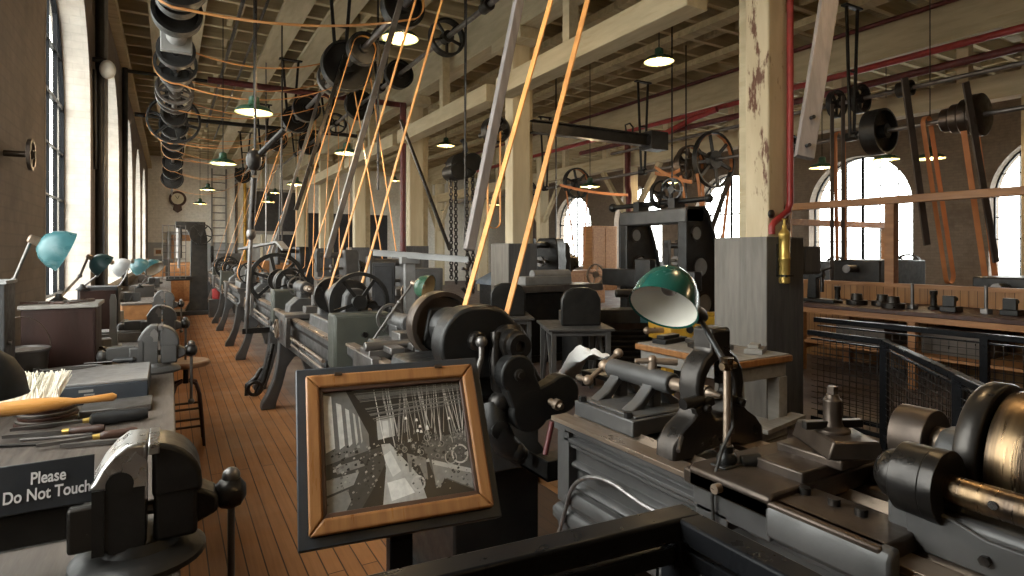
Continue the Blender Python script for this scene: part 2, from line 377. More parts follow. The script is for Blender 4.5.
# plastered pale lining of the left window openings, a thin coat on the brick reveals (jambs and soffit)
nwin = 0
for side in (0, 1):
    WY, WW, ZS, ZT = WIN[side]
    for yc in WY:
        nwin += 1
        xg = XL - .26 if side == 0 else XR + .30
        x0, x1 = (XL - .31, XL + .004) if side == 0 else (XR - .004, XR + .55)
        t = struct(MB(), 'x', 'cream') if False else None
        rw, zc = WW / 2, ZT - WW / 2
        path = [(-rw, ZS)] + circ(rw, 25, PI, 0, 0, zc, True) + [(rw, ZS)]
        inn = [(-rw + .012, ZS)] + circ(rw - .012, 25, PI, 0, 0, zc, True) + [(rw - .012, ZS)]
        lin = MB()
        for k in range(len(path) - 1):
            vs = [(x, yc + p[0], p[1]) for x in (x0, x1) for p in (path[k], path[k + 1], inn[k + 1], inn[k])]
            lin.add(vs, [(0, 1, 2, 3), (7, 6, 5, 4), (0, 4, 5, 1), (2, 6, 7, 3), (1, 5, 6, 2), (3, 7, 4, 0)])
        lo = struct(lin, 'trim_%d' % nwin, 'brick_reveal' if side == 0 else 'brick_right')
        fr = MB(); w = .045
        fr.ringp([(-rw, ZS)] + circ(rw, 25, PI, 0, 0, zc, True) + [(rw, ZS)], [(-rw + w, ZS + w)] + circ(rw - w, 25, PI, 0, 0, zc, True) + [(rw - w, ZS + w)], (xg, yc, 0), (0, 1, 0), (0, 0, 1), .05)
        wo = struct(fr, 'window_%d' % nwin, 'rail_black')
        wo.name = 'window_%d' % nwin
        mu = MB()
        for dy in (-.95, -.475, 0, .475, .95):
            h = zc + math.sqrt(max(0, (rw - .03) ** 2 - dy * dy)); ww = .075 if dy == 0 else .024
            mu.box(xg - .02, xg + .02, yc + dy - ww / 2, yc + dy + ww / 2, ZS, h)
        z = ZS + .52
        while z < ZT - .2:
            hw = rw - .03 if z < zc else math.sqrt(max(.01, (rw - .03) ** 2 - (z - zc) ** 2)); hh = .05 if abs(z - (ZS + 4 * .52)) < .1 else .022
            mu.box(xg - .018, xg + .018, yc - hw, yc + hw, z - hh / 2, z + hh / 2); z += .52
        mu.build('muntins', 'rail_black', wo)
        gl = MB(); arc = [(-rw + .05, ZS)] + circ(rw - .05, 25, PI, 0, 0, zc, True) + [(rw - .05, ZS)]
        gl.prism(arc, (xg, yc, 0), (0, 1, 0), (0, 0, 1), .006); gl.build('glass_pane', 'window_glass', wo)
        struct(MB().box(x0 - (.1 if side == 0 else 0), x1 + (.05 if side == 0 else .1), yc - rw, yc + rw, ZS - .06, ZS + .02), 'window_sill_%d' % nwin, 'brick_reveal' if side == 0 else 'brick_right')
        # the opening guides the sampling of the sky light; it gives off nothing itself
        L = bpy.data.lights.new('sky_portal', 'AREA'); L.shape = 'RECTANGLE'; L.size = ZT - ZS; L.size_y = WW; L.cycles.is_portal = True
        lo2 = bpy.data.objects.new('sky_portal', L); COL.objects.link(lo2)
        lo2.location = (xg, yc, (ZS + ZT) / 2); lo2.rotation_euler = (0, -PI / 2 if side == 0 else PI / 2, 0)
# joists across the hall, bridging pieces, long beams, columns
y = YN + .3; k = 0
while y < YF - .1:
    struct(MB().box(XL, XR, y - .045, y + .045, ZC - .30, ZC), 'ceiling_joist', 'joist_paint'); y += .62; k += 1
for xx in (.9, 2.9, 6.6, 8.7, 12.8, 15):
    mb = MB(); y = YN + .3; i = 0
    while y < YF - .8:
        mb.box(xx - .04 + (.12 if i % 2 else 0), xx + .04 + (.12 if i % 2 else 0), y + .045, y + .575, ZC - .27, ZC - .02); y += .62; i += 1
    struct(mb, 'ceiling_trim', 'joist_paint')
ROWS = (4.63, 10.8); CY = [3.45 + BAY * k for k in range(-2, 6)]
for X in ROWS:
    struct(MB().box(X - .16, X + .16, YN, YF, 4.88, ZC - .30), 'ceiling_beam', 'beam_paint', .012)
struct(MB().box(ROWS[1] - .15, ROWS[1] + .15, YN, YF, 3.84, 4.20), 'ceiling_beam', 'beam_paint', .012)
for a, b in ((3.75, 7.70), (8.0, 12.1), (12.4, 16.5), (16.8, 20.9)):
    struct(MB().box(4.18, 4.46, a if a > 4 else 3.95, b, 3.86, 4.13), 'ceiling_beam', 'beam_paint', .012)
for a, b in ((-.30, .50), (1.55, 1.95), (2.25, 2.65), (3.3, 3.5)):
    struct(MB().box(a, b, YN, YF, ZC - .38, ZC - .302), 'ceiling_plank', 'beam_paint')
for X in (6.2, 8.0, 9.4):
    struct(MB().box(X - .13, X + .13, YN, YF, ZC - .42, ZC - .302), 'ceiling_plank', 'joist_paint')
for X in ROWS:
    for i, Y in enumerate(CY):
        t = MB().box(X - .155, X + .155, Y - .15, Y + .09, 0, 4.88)
        o = struct(t, 'column', 'column_rust' if (X < 5 and abs(Y - 3.45) < .1) else 'column_paint', .015)
        MB().box(X + .02, X + .36, Y + .095, Y + .30, 0, 4.88).build('column_post', 'beam_paint', o, .01)
        if X < 5:
            MB().box(X - .25, X + .25, Y - .21, Y + .34, 0, 1.68).build('column_cladding', 'clad_paint', o, .01)
            MB().box(X - .262, X - .25, Y - .21, Y + .34, 0, 1.68).build('cladding_lit_face', 'clad_lit_side', o)  # thin overlay on the window side, its paler tone paints the window light
        # capital block and braces
        MB().box(X - .20, X + .20, Y - .45, Y + .45, 4.70, 4.88).build('column_capital', 'beam_paint', o, .01)
        if X > 5 and Y > 10:
            b = MB()
            for s in (-1, 1): b.bar((X, Y + s * .16, 2.55), (X, Y + s * 1.15, 3.84), .12, .12)
            b.build('column_brace', 'beam_paint', o)
for X, Y0 in ((10.8, 1), (10.8, 3)):
    for i, Y in enumerate(CY):
        struct(MB().box(X - .08, X + .08, Y + Y0 - .08, Y + Y0 + .08, 4.20, 4.88), 'beam_post', 'beam_paint')
for Y in (6.0, 9.9, 14.4):
    struct(MB().box(4.25, 4.39, Y - .07, Y + .07, 4.13, 5.5), 'beam_post', 'beam_paint')
# ---------------------------------------------------------------- light
w = bpy.data.worlds.new('overcast'); SC.world = w; w.use_nodes = True
bg = w.node_tree.nodes['Background']; bg.inputs[0].default_value = (1.0, .99, .965, 1); bg.inputs[1].default_value = 11.0
# ================================================================ the long bench under the left windows
BT = .85
def workbench(y0, y1, label):
    t = T('workbench', label, 'workbench', ((XL + .05 + 0) / 2, y0, 0), 0, 'benches along the window wall')
    ox = -t.location.x; L = y1 - y0
    MB().box(XL + .02 + ox, .02 + ox, 0, L, BT - .07, BT).build('bench_top', 'bench_wood', t, .008)
    MB().box(-.03 + ox, -.005 + ox, .02, L - .02, BT - .24, BT - .072).build('apron', 'red_wood', t, .004)
    n = max(2, int(L / 1.6))
    for i in range(n + 1):
        yy = .06 + (L - .12) * i / n
        mb = MB().box(-.10 + ox, -.04 + ox, yy - .05, yy + .05, 0, BT - .07).box(XL + .05 + ox, XL + .12 + ox, yy - .05, yy + .05, 0, BT - .07).box(XL + .12 + ox, -.10 + ox, yy - .03, yy + .03, .18, .26)
        mb.build('leg', 'red_wood', t, .006)
    mb = MB()                                            # ribbed board closing the front
    for k in range(int(L / .09)): mb.box(-.055 + ox, -.035 + ox, .03 + k * .09, .03 + k * .09 + .078, .14, BT - .24)
    mb.build('front_boards', 'red_wood', t)
    return t
workbench(.30, 6.05, 'long dark wooden workbench carrying the sign and the nearest vises')
workbench(6.10, 12.2, 'dark wooden workbench further along the window wall, past the wooden box')
workbench(12.25, 19.5, 'dark wooden workbench nearest the drill press and far door')

def make_vise(name, label, x, y, k=1.0, big=False):
    """bench vise: screw along X, handle over the aisle. origin under the swivel base"""
    t = T(name, label, 'vise', (x, y, BT + .001), 0, 'bench vises')
    g = 'machine_grey' if not big else 'iron_gear'; d = 'machine_grey' if not big else 'iron_dark'
    MB().lathe((0, 0, 0), (0, 0, 1), [(.135, 0), (.135, .012), (.118, .026), (.085, .034), (.075, .055)], 32).build('swivel_base', d, t)
    mb = MB()                                            # back body with the slide housing and the fixed jaw
    mb.box(-.085, .015, -.066, .066, .05, .20); mb.box(-.13, .0, -.055, .055, .055, .155)
    mb.build('fixed_jaw', g, t, .008)
    MB().prism([(-.092, .19), (-.082, .205), (-.068, .232), (-.046, .260), (-.022, .277), (.013, .277), (.013, .235), (-.004, .222), (-.012, .20), (-.02, .185), (-.06, .185)], (0, 0, 0), (1, 0, 0), (0, 0, 1), .138).build('jaw_horn', 'steel_bright' if big else g, t, .007)
    MB().lathe((-.034, -.0705, .196), (0, -1, 0), [(.001, 0), (.026, 0), (.026, .003), (.001, .003)], 24).box(-.084, -.062, -.074, -.066, .05, .19).box(-.055, .012, -.0725, -.066, .05, .185).build('jaw_recess', d, t)
    MB().box(-.40 if big else -.24, -.10, -.036, .036, .085, .16).build('slide_bar', d, t, .006)
    mb = MB()
    mb.box(.028, .115, -.066, .066, .05, .165)
    arc = [(.025, .15), (.125, .15)] + circ(.10, 8, 0, PI / 2, .025, .172, True)
    mb.prism(arc, (0, 0, 0), (1, 0, 0), (0, 0, 1), .135)
    mb.prism([(.10, .06), (.16, .085), (.16, .125), (.10, .16)], (0, 0, 0), (1, 0, 0), (0, 0, 1), .09)
    mb.build('moving_jaw', d if big else g, t, .01)
    # throat: the rounded opening under the jaws shows as two bright cheeks
    MB().prism([(-.034, .155), (.016, .155), (.016, .24), (-.004, .262), (-.022, .24), (-.030, .20)], (0, -.069, 0), (1, 0, 0), (0, 0, 1), .006).build('jaw_cheek', 'steel_bright' if big else 'steel_dull', t)
    MB().box(-.004, .016, -.06, .06, .225, .2765).box(.018, .04, -.072, .072, .25, .275).build('jaw_plate', 'steel_bright' if big else 'steel_dull', t, .003)
    MB().cyl((-.46 if big else -.28, 0, .11), (.17, 0, .11), .016, None, 16).build('screw', 'steel_dull', t)
    MB().lathe((-.47 if big else -.29, 0, .11), (1, 0, 0), [(.012, 0), (.034, .012), (.036, .03), (.026, .045), (.02, .06)], 20).build('screw_cap', d, t)
    hb = MB().lathe((.155, 0, .11), (1, 0, 0), [(.022, 0), (.034, .012), (.040, .034), (.034, .055), (.016, .068)], 20).build('screw_head', 'iron_gear', t)
    MB().cyl((.19, 0, .135), (.19, 0, -.20), .0085, None, 12).sph((.19, 0, .15), .021, 16).sph((.19, 0, -.205), .019, 14).build('handle', 'steel_dull', hb)
    t.scale = (k, k, k)
    return t
v1 = make_vise('bench_vise', 'large black bench vise with shiny jaws beside the lettered sign', -.06, 1.60, 1.0, True)
v2 = make_vise('bench_vise', 'grey bench vise on the bench above the wooden stool', -.075, 4.05, .98)
for Y, l in ((5.55, 'grey bench vise just behind the vise above the stool'), (7.7, 'small grey bench vise far along the left bench, third beyond the sign')):
    dup(v2, (-.075, Y, BT), None, l)
# lettered sign on a small black board leaning on the slide of the near vise
def text_obj(txt, size, parent, loc, rot, mat, name='lettering', ext=.0008, al='CENTER', bold=0):
    c = bpy.data.curves.new(name, 'FONT'); c.body = txt; c.size = size; c.extrude = ext; c.align_x = al; c.align_y = 'CENTER'; c.space_line = .95; c.offset = bold
    o = bpy.data.objects.new(name, c); COL.objects.link(o); c.materials.append(MATS[mat])
    if parent is not None: o.parent = parent
    o.location = loc; o.rotation_euler = rot
    bpy.context.view_layer.update(); me = bpy.data.meshes.new_from_object(o.evaluated_get(bpy.context.evaluated_depsgraph_get()))
    o2 = bpy.data.objects.new(name, me); COL.objects.link(o2); o2.parent = parent; o2.location = loc; o2.rotation_euler = rot
    if not me.materials: me.materials.append(MATS[mat])
    bpy.data.objects.remove(o); return o2
sg = T('sign_board', 'small black sign lettered Please Do Not Touch in front of the near vise', 'sign', (-.25, 1.553, 1.013), 0, None, (math.radians(-12), 0, 0))
MB().box(-.125, .108, -.004, .004, 0, .098).build('board', 'sign_black', sg, .002)
text_obj('Please\nDo Not Touch', .0335, sg, (.029, -.0055, .049), (PI / 2, 0, 0), 'sign_white', 'lettering', .0006, 'CENTER', .0006).scale = (.72, 1, 1)
MB().box(-.06, .06, .004, .03, -.002, .003).build('foot', 'sign_black', sg)

# brush, discs, files on the bench
br = T('bench_brush', 'bench brush with honey coloured wooden handle and white bristles', 'brush', (*pt(40, 404, Z=.98).xy, .950), math.radians(5))
h = MB(); h.loft([[(x, r * math.cos(a) * w, .02 + r * math.sin(a)) for a in [2 * PI * k / 12 for k in range(12)]] for x, r, w in ((-.13, .007, 1), (-.12, .021, 1.1), (-.02, .023, 1.15), (.05, .019, 1.1), (.10, .010, 1), (.16, .011, 1), (.215, .0135, 1), (.228, .006, 1))])
h.build('handle', 'honey_handle', br); br.scale = (1.05, 1.25, 1.25)
b = MB()
for i in range(420):
    x = -.12 + .17 * RND.random(); yy = RND.uniform(.0, .03); l = .085 + .02 * RND.random(); a = RND.gauss(.25, .22); bb = RND.gauss(.95, .12)
    p0 = V((x, yy, .03)); p1 = p0 + V((math.sin(a) * .9, math.cos(a) * math.cos(bb) + .2, math.sin(bb))).normalized() * l
    b.tube([p0, p0.lerp(p1, .5), p1], [.0034, .003, .0016], 4)
b.build('bristles', 'bristle', br)
q = pt(47, 436, Z=BT)
for i in range(6):
    rr = .105 - .002 * i
    d = MB().lathe((0, 0, 0), (0, 0, 1), [(rr - .004, 0), (rr, .003), (rr, .0105), (rr - .003, .0135), (.018, .0135), (.018, 0)], 36, True).build('leather_disc', 'bench_wood' if i % 2 else 'red_wood')
    d.location = (q.x - .03 + RND.uniform(-.006, .006), q.y + .22 + RND.uniform(-.006, .006), BT + .0137 * i)
    tag(d, ['bottom brown leather disc of the stack under the brush', 'second brown disc from the bottom of the stack under the brush', 'third brown disc from the bottom of the stack under the brush', 'middle brown disc of the stack under the brush', 'second brown disc from the top of the stack under the brush', 'topmost brown leather disc, right under the brush'][i], 'disc', 'stack of discs under the brush')
def file_tool(label, px0, px1, hl, mat, z, ferr='brass', hr=.0155, bl=.006):
    """px0 the tip, px1 the butt of the handle, both lying at height z"""
    a, c = pt(*px0, Z=z), pt(*px1, Z=z); L = (c - a).length; t = T('hand_file', label, 'file', (a.x, a.y, a.z), math.atan2(c.y - a.y, c.x - a.x), 'files on the near bench')
    MB().loft([[(x, -w, -bl), (x, w, -bl), (x, w, bl), (x, -w, bl)] for x, w in ((0, .004), (.03, .008), (L - hl - .03, .011), (L - hl, .005))]).build('blade', 'steel_dull', t)
    MB().cyl((L - hl - .004, 0, 0), (L - hl + .018, 0, 0), .0095, .0115, 14).build('ferrule', ferr, t)
    MB().lathe((L - hl + .016, 0, 0), (1, 0, 0), [(.010, 0), (hr * .95, .012), (hr, hl * .35), (hr * .9, hl * .62), (hr, hl * .8), (hr * .75, hl * .96), (hr * .3, hl - .014)], 16).build('handle', mat, t)
    return t
file_tool('file with a thick black handle and brass ferrule', (10, 430), (146, 413), .21, 'rubber_black', BT + .028, 'brass', .028)
file_tool('file with a slim red-brown turned handle, nearest the vise', (36, 446), (134, 431), .125, 'file_handle', BT + .018, 'brass', .017)
file_tool('long flat file with dark wooden handle lying behind the black handled file', (2, 437), (101, 428), .12, 'file_handle', BT + .017, 'brass', .016)
file_tool('thin file lying parallel nearest the bench edge', (60, 446), (152, 437), .05, 'steel_dull', BT + .012, 'steel_dull', .009)
for a, b, l, m in (((20, 440), (92, 434), 'thin steel scraper lying among the files', 'steel_dull'), ((0, 446), (58, 443), 'dark flat bar lying left of the files', 'iron_gear')):
    tag(MB().bar(pt(*a, Z=BT + .006), pt(*b, Z=BT + .006), .016, .009).build('steel_bar', m, None, .002), l, 'bar')
tag(MB().box(-.58, -.08, 2.02, 2.10, BT + .001, BT + .009).box(-.58, -.08, 1.78, 2.0, BT + .001, BT + .004).build('paper_sheet', 'stone_plate', None), 'pale grey sheet lying between the files and the vise', 'sheet')
tag(MB().box(-.33, -.07, 3.05, 3.24, BT + .001, BT + .03).build('steel_block', 'steel_dull', None, .004), 'flat shiny steel plate before the surface plate', 'plate')
# the surface plate and what lies on it
sp = T('surface_plate', 'flat grey surface plate block with dark blue-grey sides', 'surface plate', (-.34, 3.55, BT))
MB().box(-.17, .25, -.24, .24, .0, .088).build('body', 'plate_side', sp, .006)
MB().box(-.168, .248, -.238, .238, .0882, .1).build('top_face', 'stone_plate', sp, .003)
MB().box(-.02, .035, -.2412, -.2402, .058, .07).box(.0, .04, -.2412, -.2402, .043, .050).build('maker_mark', 'grey_wood', sp)
SPZ = BT + .1
t = T('screwdriver', 'screwdriver with a black bulbous handle lying on the surface plate', 'screwdriver', (*pt(84, 365, Z=SPZ).xy, SPZ + .014), math.radians(-9))
MB().cyl((0, 0, -.006), (.14, 0, -.004), .004, None, 10).build('shaft', 'steel_dull', t)
MB().lathe((.13, 0, 0), (1, 0, 0), [(.006, 0), (.012, .01), (.016, .045), (.013, .075), (.017, .095), (.008, .112)], 16).build('handle', 'rubber_black', t)
cal = T('caliper', 'old steel calipers lying open on the surface plate', 'caliper', (*pt(62, 370, Z=SPZ).xy, SPZ + .006), .1)
MB().tube([(-.10, 0, 0), (-.04, .03, 0), (.05, .035, 0), (.13, .03, .0), (.17, .0, 0)], [.003, .006, .006, .005, .002], 8).build('leg', 'steel_dull', cal)
MB().tube([(-.10, 0, .004), (-.03, -.03, .003), (.06, -.035, 0), (.14, -.02, 0)], [.003, .006, .005, .002], 8).build('leg', 'steel_dull', cal)
MB().cyl((-.10, 0, -.006), (-.10, 0, .014), .014, None, 16).build('joint', 'steel_dull', cal)
pot = T('brass_pot', 'small brass pot holding metal parts behind the surface plate', 'pot', (*pt(100, 362, Z=BT + .06).xy, BT))
MB().lathe((0, 0, 0), (0, 0, 1), [(.05, 0), (.058, .01), (.062, .10), (.066, .105), (.058, .105), (.054, .03)], 24).build('body', 'brass_worn', pot)
for i in range(5):
    a = 2 * PI * i / 5; o = MB().cyl((-.02, 0, 0), (.035, 0, .01), .017, .013, 12).cyl((.0, -.02, .005), (0, .02, .005), .010, None, 10).build('pipe_fitting', 'iron_gear')
    o.location = (pot.location.x + .03 * math.cos(a), pot.location.y + .03 * math.sin(a), BT + .118 + .008 * (i % 2)); o.rotation_euler = (.3 * i, .5 - .2 * i, a)
    tag(o, 'small dark pipe fitting heaped in the brass pot', 'fitting', 'fittings in the brass pot')
# bucket
bk = T('bucket', 'rusty metal bucket with wire handle before the wooden box', 'bucket', (-.66, 3.84, BT))
MB().lathe((0, 0, 0), (0, 0, 1), [(.105, 0), (.12, .19), (.128, .20), (.128, .21), (.118, .21), (.1, .02)], 28).build('body', 'steel_dull', bk)
MB().lathe((0, 0, .17), (0, 0, 1), [(.001, 0), (.116, 0), (.112, .03), (.05, .036), (.001, .038)], 24).build('contents', 'bench_wood', bk)
MB().tube([(-.125 * math.cos(PI * k / 12), .02, .2 + .17 * math.sin(PI * k / 12)) for k in range(13)], .003, 6).build('handle', 'iron_brown', bk)
# wooden box with a tray of tools
bx = T('wooden_box', 'large dark red-brown wooden box standing on the bench below the window', 'box', (-.525, 4.20, BT))
MB().box(-.165, .165, -.16, .16, 0, .39).build('body', 'box_brown', bx, .004)
MB().box(-.178, .178, -.175, .175, .39, .412).build('lid', 'grey_wood', bx, .004)
MB().box(-.155, .155, -.163, -.158, .02, .37).build('front_panel', 'box_brown', bx)
for i in range(7):
    o = MB().bar((-.10, 0, 0), (.09, 0, 0), .012, .01).cyl((.07, 0, 0), (.12, 0, 0), .009, .007, 10).build('hand_tool', 'steel_dull' if i % 2 else 'file_handle'); o.location = (-.62 + .03 * i, 4.13 + .03 * (i % 3), BT + .419); o.rotation_euler = (0, 0, .25 * i - .4)
    tag(o, 'small tool lying on top of the red-brown box', 'tool', 'tools on the box')
wc = T('wall_cabinet', 'black cabinet edge at the left border under the teal lamp', 'cabinet', (-.68, 3.42, BT))
MB().box(-.10, .06, -.10, .10, 0, .56).build('body', 'rubber_black', wc, .004); MB().box(-.10, .066, -.108, .108, .56, .575).build('lid', 'lamp_grey', wc)
MB().cyl((.062, -.05, .3), (.075, -.05, .3), .012, None, 12).build('knob', 'steel_dull', wc)
ck = T('tool_cabinet', 'dark wooden cabinet standing on the bench behind the red-brown box', 'cabinet', (-.52, 6.3, BT))
MB().box(-.16, .13, -.14, .14, 0, .40).build('body', 'dark_room', ck, .005); MB().box(-.145, .115, -.15, -.14, .03, .37).build('door', 'box_brown', ck, .004)
# gooseneck bench lamps
def bench_lamp(name, label, base, knee, head, aim, r, mat, inner='lamp_white', lit=False, sc=1):
    base, knee, head, aim = V(base), V(knee), V(head), V(aim).normalized()
    t = T(name, label, 'lamp', base, 0, 'adjustable work lamps')
    k, h = knee - base, head - base
    MB().lathe((0, 0, -.0), (0, 0, 1), [(.045, 0), (.045, .012), (.02, .03), (.012, .05)], 20).build('base', 'iron_dark', t)
    pth = [V((0, 0, .02)), k * .5 + V((0, 0, .01)), k, k.lerp(h - aim * r * 1.1, .5), h - aim * r * 1.1]
    MB().tube(pth, [.008] * 5, 10).sph(k, .014, 12).build('arm', 'steel_dull', t)
    MB().lathe(h - aim * r * 1.25, aim, [(r * .12, 0), (r * .2, r * .06), (r * .22, r * .45), (r * .17, r * .55)], 16).build('socket', 'steel_worn', t)
    prof = [(r * .16, -r * .82), (r * .42, -r * .74), (r * .72, -r * .5), (r * .92, -r * .12), (r, r * .32)]
    sh = MB().lathe(h, aim, prof + [(r * 1.02, r * .33), (r * .985, r * .31), (r * .9, -r * .12), (r * .7, -r * .47), (r * .4, -r * .7), (r * .14, -r * .77)], 32, True).build('lamp_shade', mat, t)
    MB().lathe(h, aim, [(r * .975, r * .30), (r * .89, -r * .12), (r * .69, -r * .46), (r * .39, -r * .69), (r * .12, -r * .75), (r * .12, -r * .745), (r * .385, -r * .68), (r * .68, -r * .45), (r * .88, -r * .11), (r * .97, r * .305)], 32, True).build('reflector', inner, sh)
    MB().sph(h - aim * r * .33, r * .30, 14).cyl(h - aim * r * .76, h - aim * r * .45, r * .16, r * .22, 12).build('bulb', 'cream', t)
    return t
bench_lamp('bench_lamp', 'teal enamel bench lamp nearest the camera, aimed right over the bench', pt(2, 290, t=2.85), pt(14, 280, t=2.9), pt(58, 249, t=3.0), (.75, .2, -.36), .105, 'teal_enamel')
bench_lamp('bench_lamp', 'dark green bench lamp standing on the red-brown box', (-.55, 4.22, BT + .412), pt(80, 276, t=3.9), pt(101, 264, t=4.1), (.7, .2, -.55), .082, 'teal_dark')
bench_lamp('bench_lamp', 'pale grey bench lamp between two green ones', pt(82, 290, t=5.0), pt(97, 276, t=5.1), pt(121, 267, t=5.3), (.7, .3, -.45), .088, 'lamp_grey')
bench_lamp('bench_lamp', 'dark teal bench lamp half hidden behind the pale grey one', pt(118, 290, t=6.3), pt(126, 276, t=6.3), pt(139, 266, t=6.5), (.6, .4, -.5), .098, 'teal_dark')
bench_lamp('bench_lamp', 'bright teal bench lamp furthest along the bench', pt(140, 288, t=7.6), pt(146, 277, t=7.6), pt(153, 267, t=7.8), (.5, -.5, -.7), .125, 'teal_enamel')
# black lamp at the left border, seen from behind
bench_lamp('bench_lamp', 'black dome lamp cut off by the left border, low over the bench', (-.74, 1.80, BT), (-.74, 1.84, 1.25), pt(-26, 383, t=1.75), (0, 0, -1), .128, 'lamp_black')
# clutter along the bench
def on_bench(px, py): return pt(px, py, Z=BT)
post = T('steel_gauge', 'pale upright height gauge on the bench behind the second vise', 'gauge', (-.35, 5.05, BT))
MB().box(-.05, .05, -.06, .06, 0, .04).build('base', 'machine_pale', post, .006); MB().loft([[(-w, -w, z), (w, -w, z), (w, w, z), (-w, w, z)] for w, z in ((.03, .04), (.018, .2), (.02, .36), (.012, .4))]).build('post', 'machine_pale', post)
spots = [(-.44, 4.62), (-.62, 4.75), (-.25, 4.85), (-.5, 5.35), (-.3, 5.6), (-.6, 5.75), (-.22, 6.7), (-.5, 6.75), (-.3, 7.2), (-.55, 7.5), (-.25, 8.2), (-.6, 8.4), (-.45, 8.9), (-.3, 9.4), (-.6, 9.8), (-.35, 10.9), (-.55, 11.4), (-.3, 12.0), (-.45, 12.9), (-.3, 13.6), (-.5, 14.3), (-.3, 15.1), (-.5, 16.0)]
kinds = ['casting', 'toolbox', 'wrench', 'gear_blank', 'plate', 'block', 'hammer']
for i, (x, y) in enumerate(spots):
    kd = kinds[i % 7]; a = RND.uniform(-.6, .6); where = ['just behind the second vise', 'behind the pale gauge', 'before the dark cabinet', 'beside the dark cabinet', 'near the third vise', 'below the pale grey lamp', 'near the far green lamps', 'close to the far end of the left bench'][min(7, i // 3)]
    col = ['grey', 'dark', 'worn steel', 'brown', 'pale', 'rusty', 'black'][(i * 3) % 7]
    z = BT
    if kd == 'casting':
        t = T('machine_casting', '%s cast part on the bench %s' % (col, where), 'casting', (x, y, z), a)
        MB().box(-.14, .14, -.09, .09, 0, .05).build('base', 'machine_grey', t, .008); MB().cyl((-.05, -.07, .1), (-.05, .07, .1), .055, None, 20).box(.03, .11, -.05, .05, .05, .14).build('body', 'machine_pale', t, .006)
    elif kd == 'toolbox':
        t = T('tool_box', '%s box standing on the bench %s' % (col, where), 'box', (x, y, z), a * .3)
        MB().box(-.13, .13, -.1, .1, 0, .16).build('body', ['red_wood', 'warm_wood', 'machine_grey', 'bench_wood'][i // 7 % 4], t, .004); MB().box(-.135, .135, -.105, .105, .16, .18).build('lid', 'bench_wood', t, .003)
    elif kd == 'wrench':
        mb = MB().bar((-.12, 0, .008), (.12, 0, .008), .02, .012).ringp(circ(.03, 14, cx=.14), circ(.017, 14, cx=.14), (0, 0, .008), (1, 0, 0), (0, 1, 0), .014)
        mb.ringp(circ(.026, 14, cx=-.135), circ(.014, 14, cx=-.135), (0, 0, .008), (1, 0, 0), (0, 1, 0), .014); o = mb.build('wrench', 'steel_dull'); o.location = (x, y, z + .001); o.rotation_euler = (0, 0, a)
        tag(o, '%s ring wrench lying on the bench %s' % (col, where), 'wrench')
    elif kd == 'gear_blank':
        o = MB().lathe((0, 0, 0), (0, 0, 1), [(.1, 0), (.1, .035), (.06, .035), (.05, .06), (.02, .06), (.02, 0)], 28, True).build('gear_blank', 'iron_brown', None, .003); o.location = (x, y, z); tag(o, '%s round gear blank lying flat on the bench %s' % (col, where), 'gear')
    elif kd == 'plate':
        o = MB().box(-.2, .2, -.12, .12, 0, .07).box(-.17, .17, -.1, .1, .07, .085).build('surface_block', 'machine_pale', None, .005); o.location = (x, y, z); o.rotation_euler = (0, 0, a * .2); tag(o, '%s flat steel block on the bench %s' % (col, where), 'block')
    elif kd == 'block':
        t = T('angle_plate', '%s angle plate standing on the bench %s' % (col, where), 'angle plate', (x, y, z), a)
        MB().box(-.1, .1, -.08, .08, 0, .025).box(-.1, .1, .055, .08, .025, .18).build('plates', 'machine_grey', t, .004); MB().prism([(-.05, .025), (.055, .025), (.055, .15)], (0, 0, 0), (0, 1, 0), (0, 0, 1), .02).build('web', 'machine_grey', t)
    else:
        t = T('hammer', '%s hammer lying on the bench %s' % (col, where), 'hammer', (x, y, z + .02), a)
        MB().cyl((0, 0, 0), (.26, 0, 0), .011, .014, 12).build('handle', 'warm_wood', t); MB().lathe((0, -.055, 0), (0, 1, 0), [(.014, 0), (.019, .01), (.014, .05), (.018, .07), (.018, .1), (.012, .11)], 16).build('head', 'steel_dull', t)
# stool
st = T('stool', 'low stool with round wooden seat and dark red legs beside the bench', 'stool', (.11, 5.45, 0))
SH = .65
MB().lathe((0, 0, SH), (0, 0, 1), [(.05, -.02), (.165, -.02), (.175, -.01), (.175, .012), (.165, .022), (.1, .014), (.001, .012)], 36).build('seat', 'stool_wood', st)
MB().cyl((0, 0, SH - .16), (0, 0, SH - .02), .02, None, 14).lathe((0, 0, SH - .05), (0, 0, 1), [(.02, 0), (.09, .02), (.09, .03)], 20).build('screw', 'iron_dark', st)
for k in range(4):
    a = PI / 4 + k * PI / 2; c, s = math.cos(a), math.sin(a)
    MB().tube([(c * .04, s * .04, SH - .14), (c * .10, s * .10, SH - .16), (c * .135, s * .135, SH - .24), (c * .16, s * .16, .2), (c * .18, s * .18, 0)], [.012, .013, .014, .014, .012], 10).build('leg', 'red_wood', st)
for z, r in ((.16, .165), (.30, .152)):
    for k in range(4):
        a, b = PI / 4 + k * PI / 2, PI / 4 + (k + 1) * PI / 2
        MB().cyl((r * math.cos(a), r * math.sin(a), z), (r * math.cos(b), r * math.sin(b), z), .009, None, 8).build('rung', 'red_wood', st)
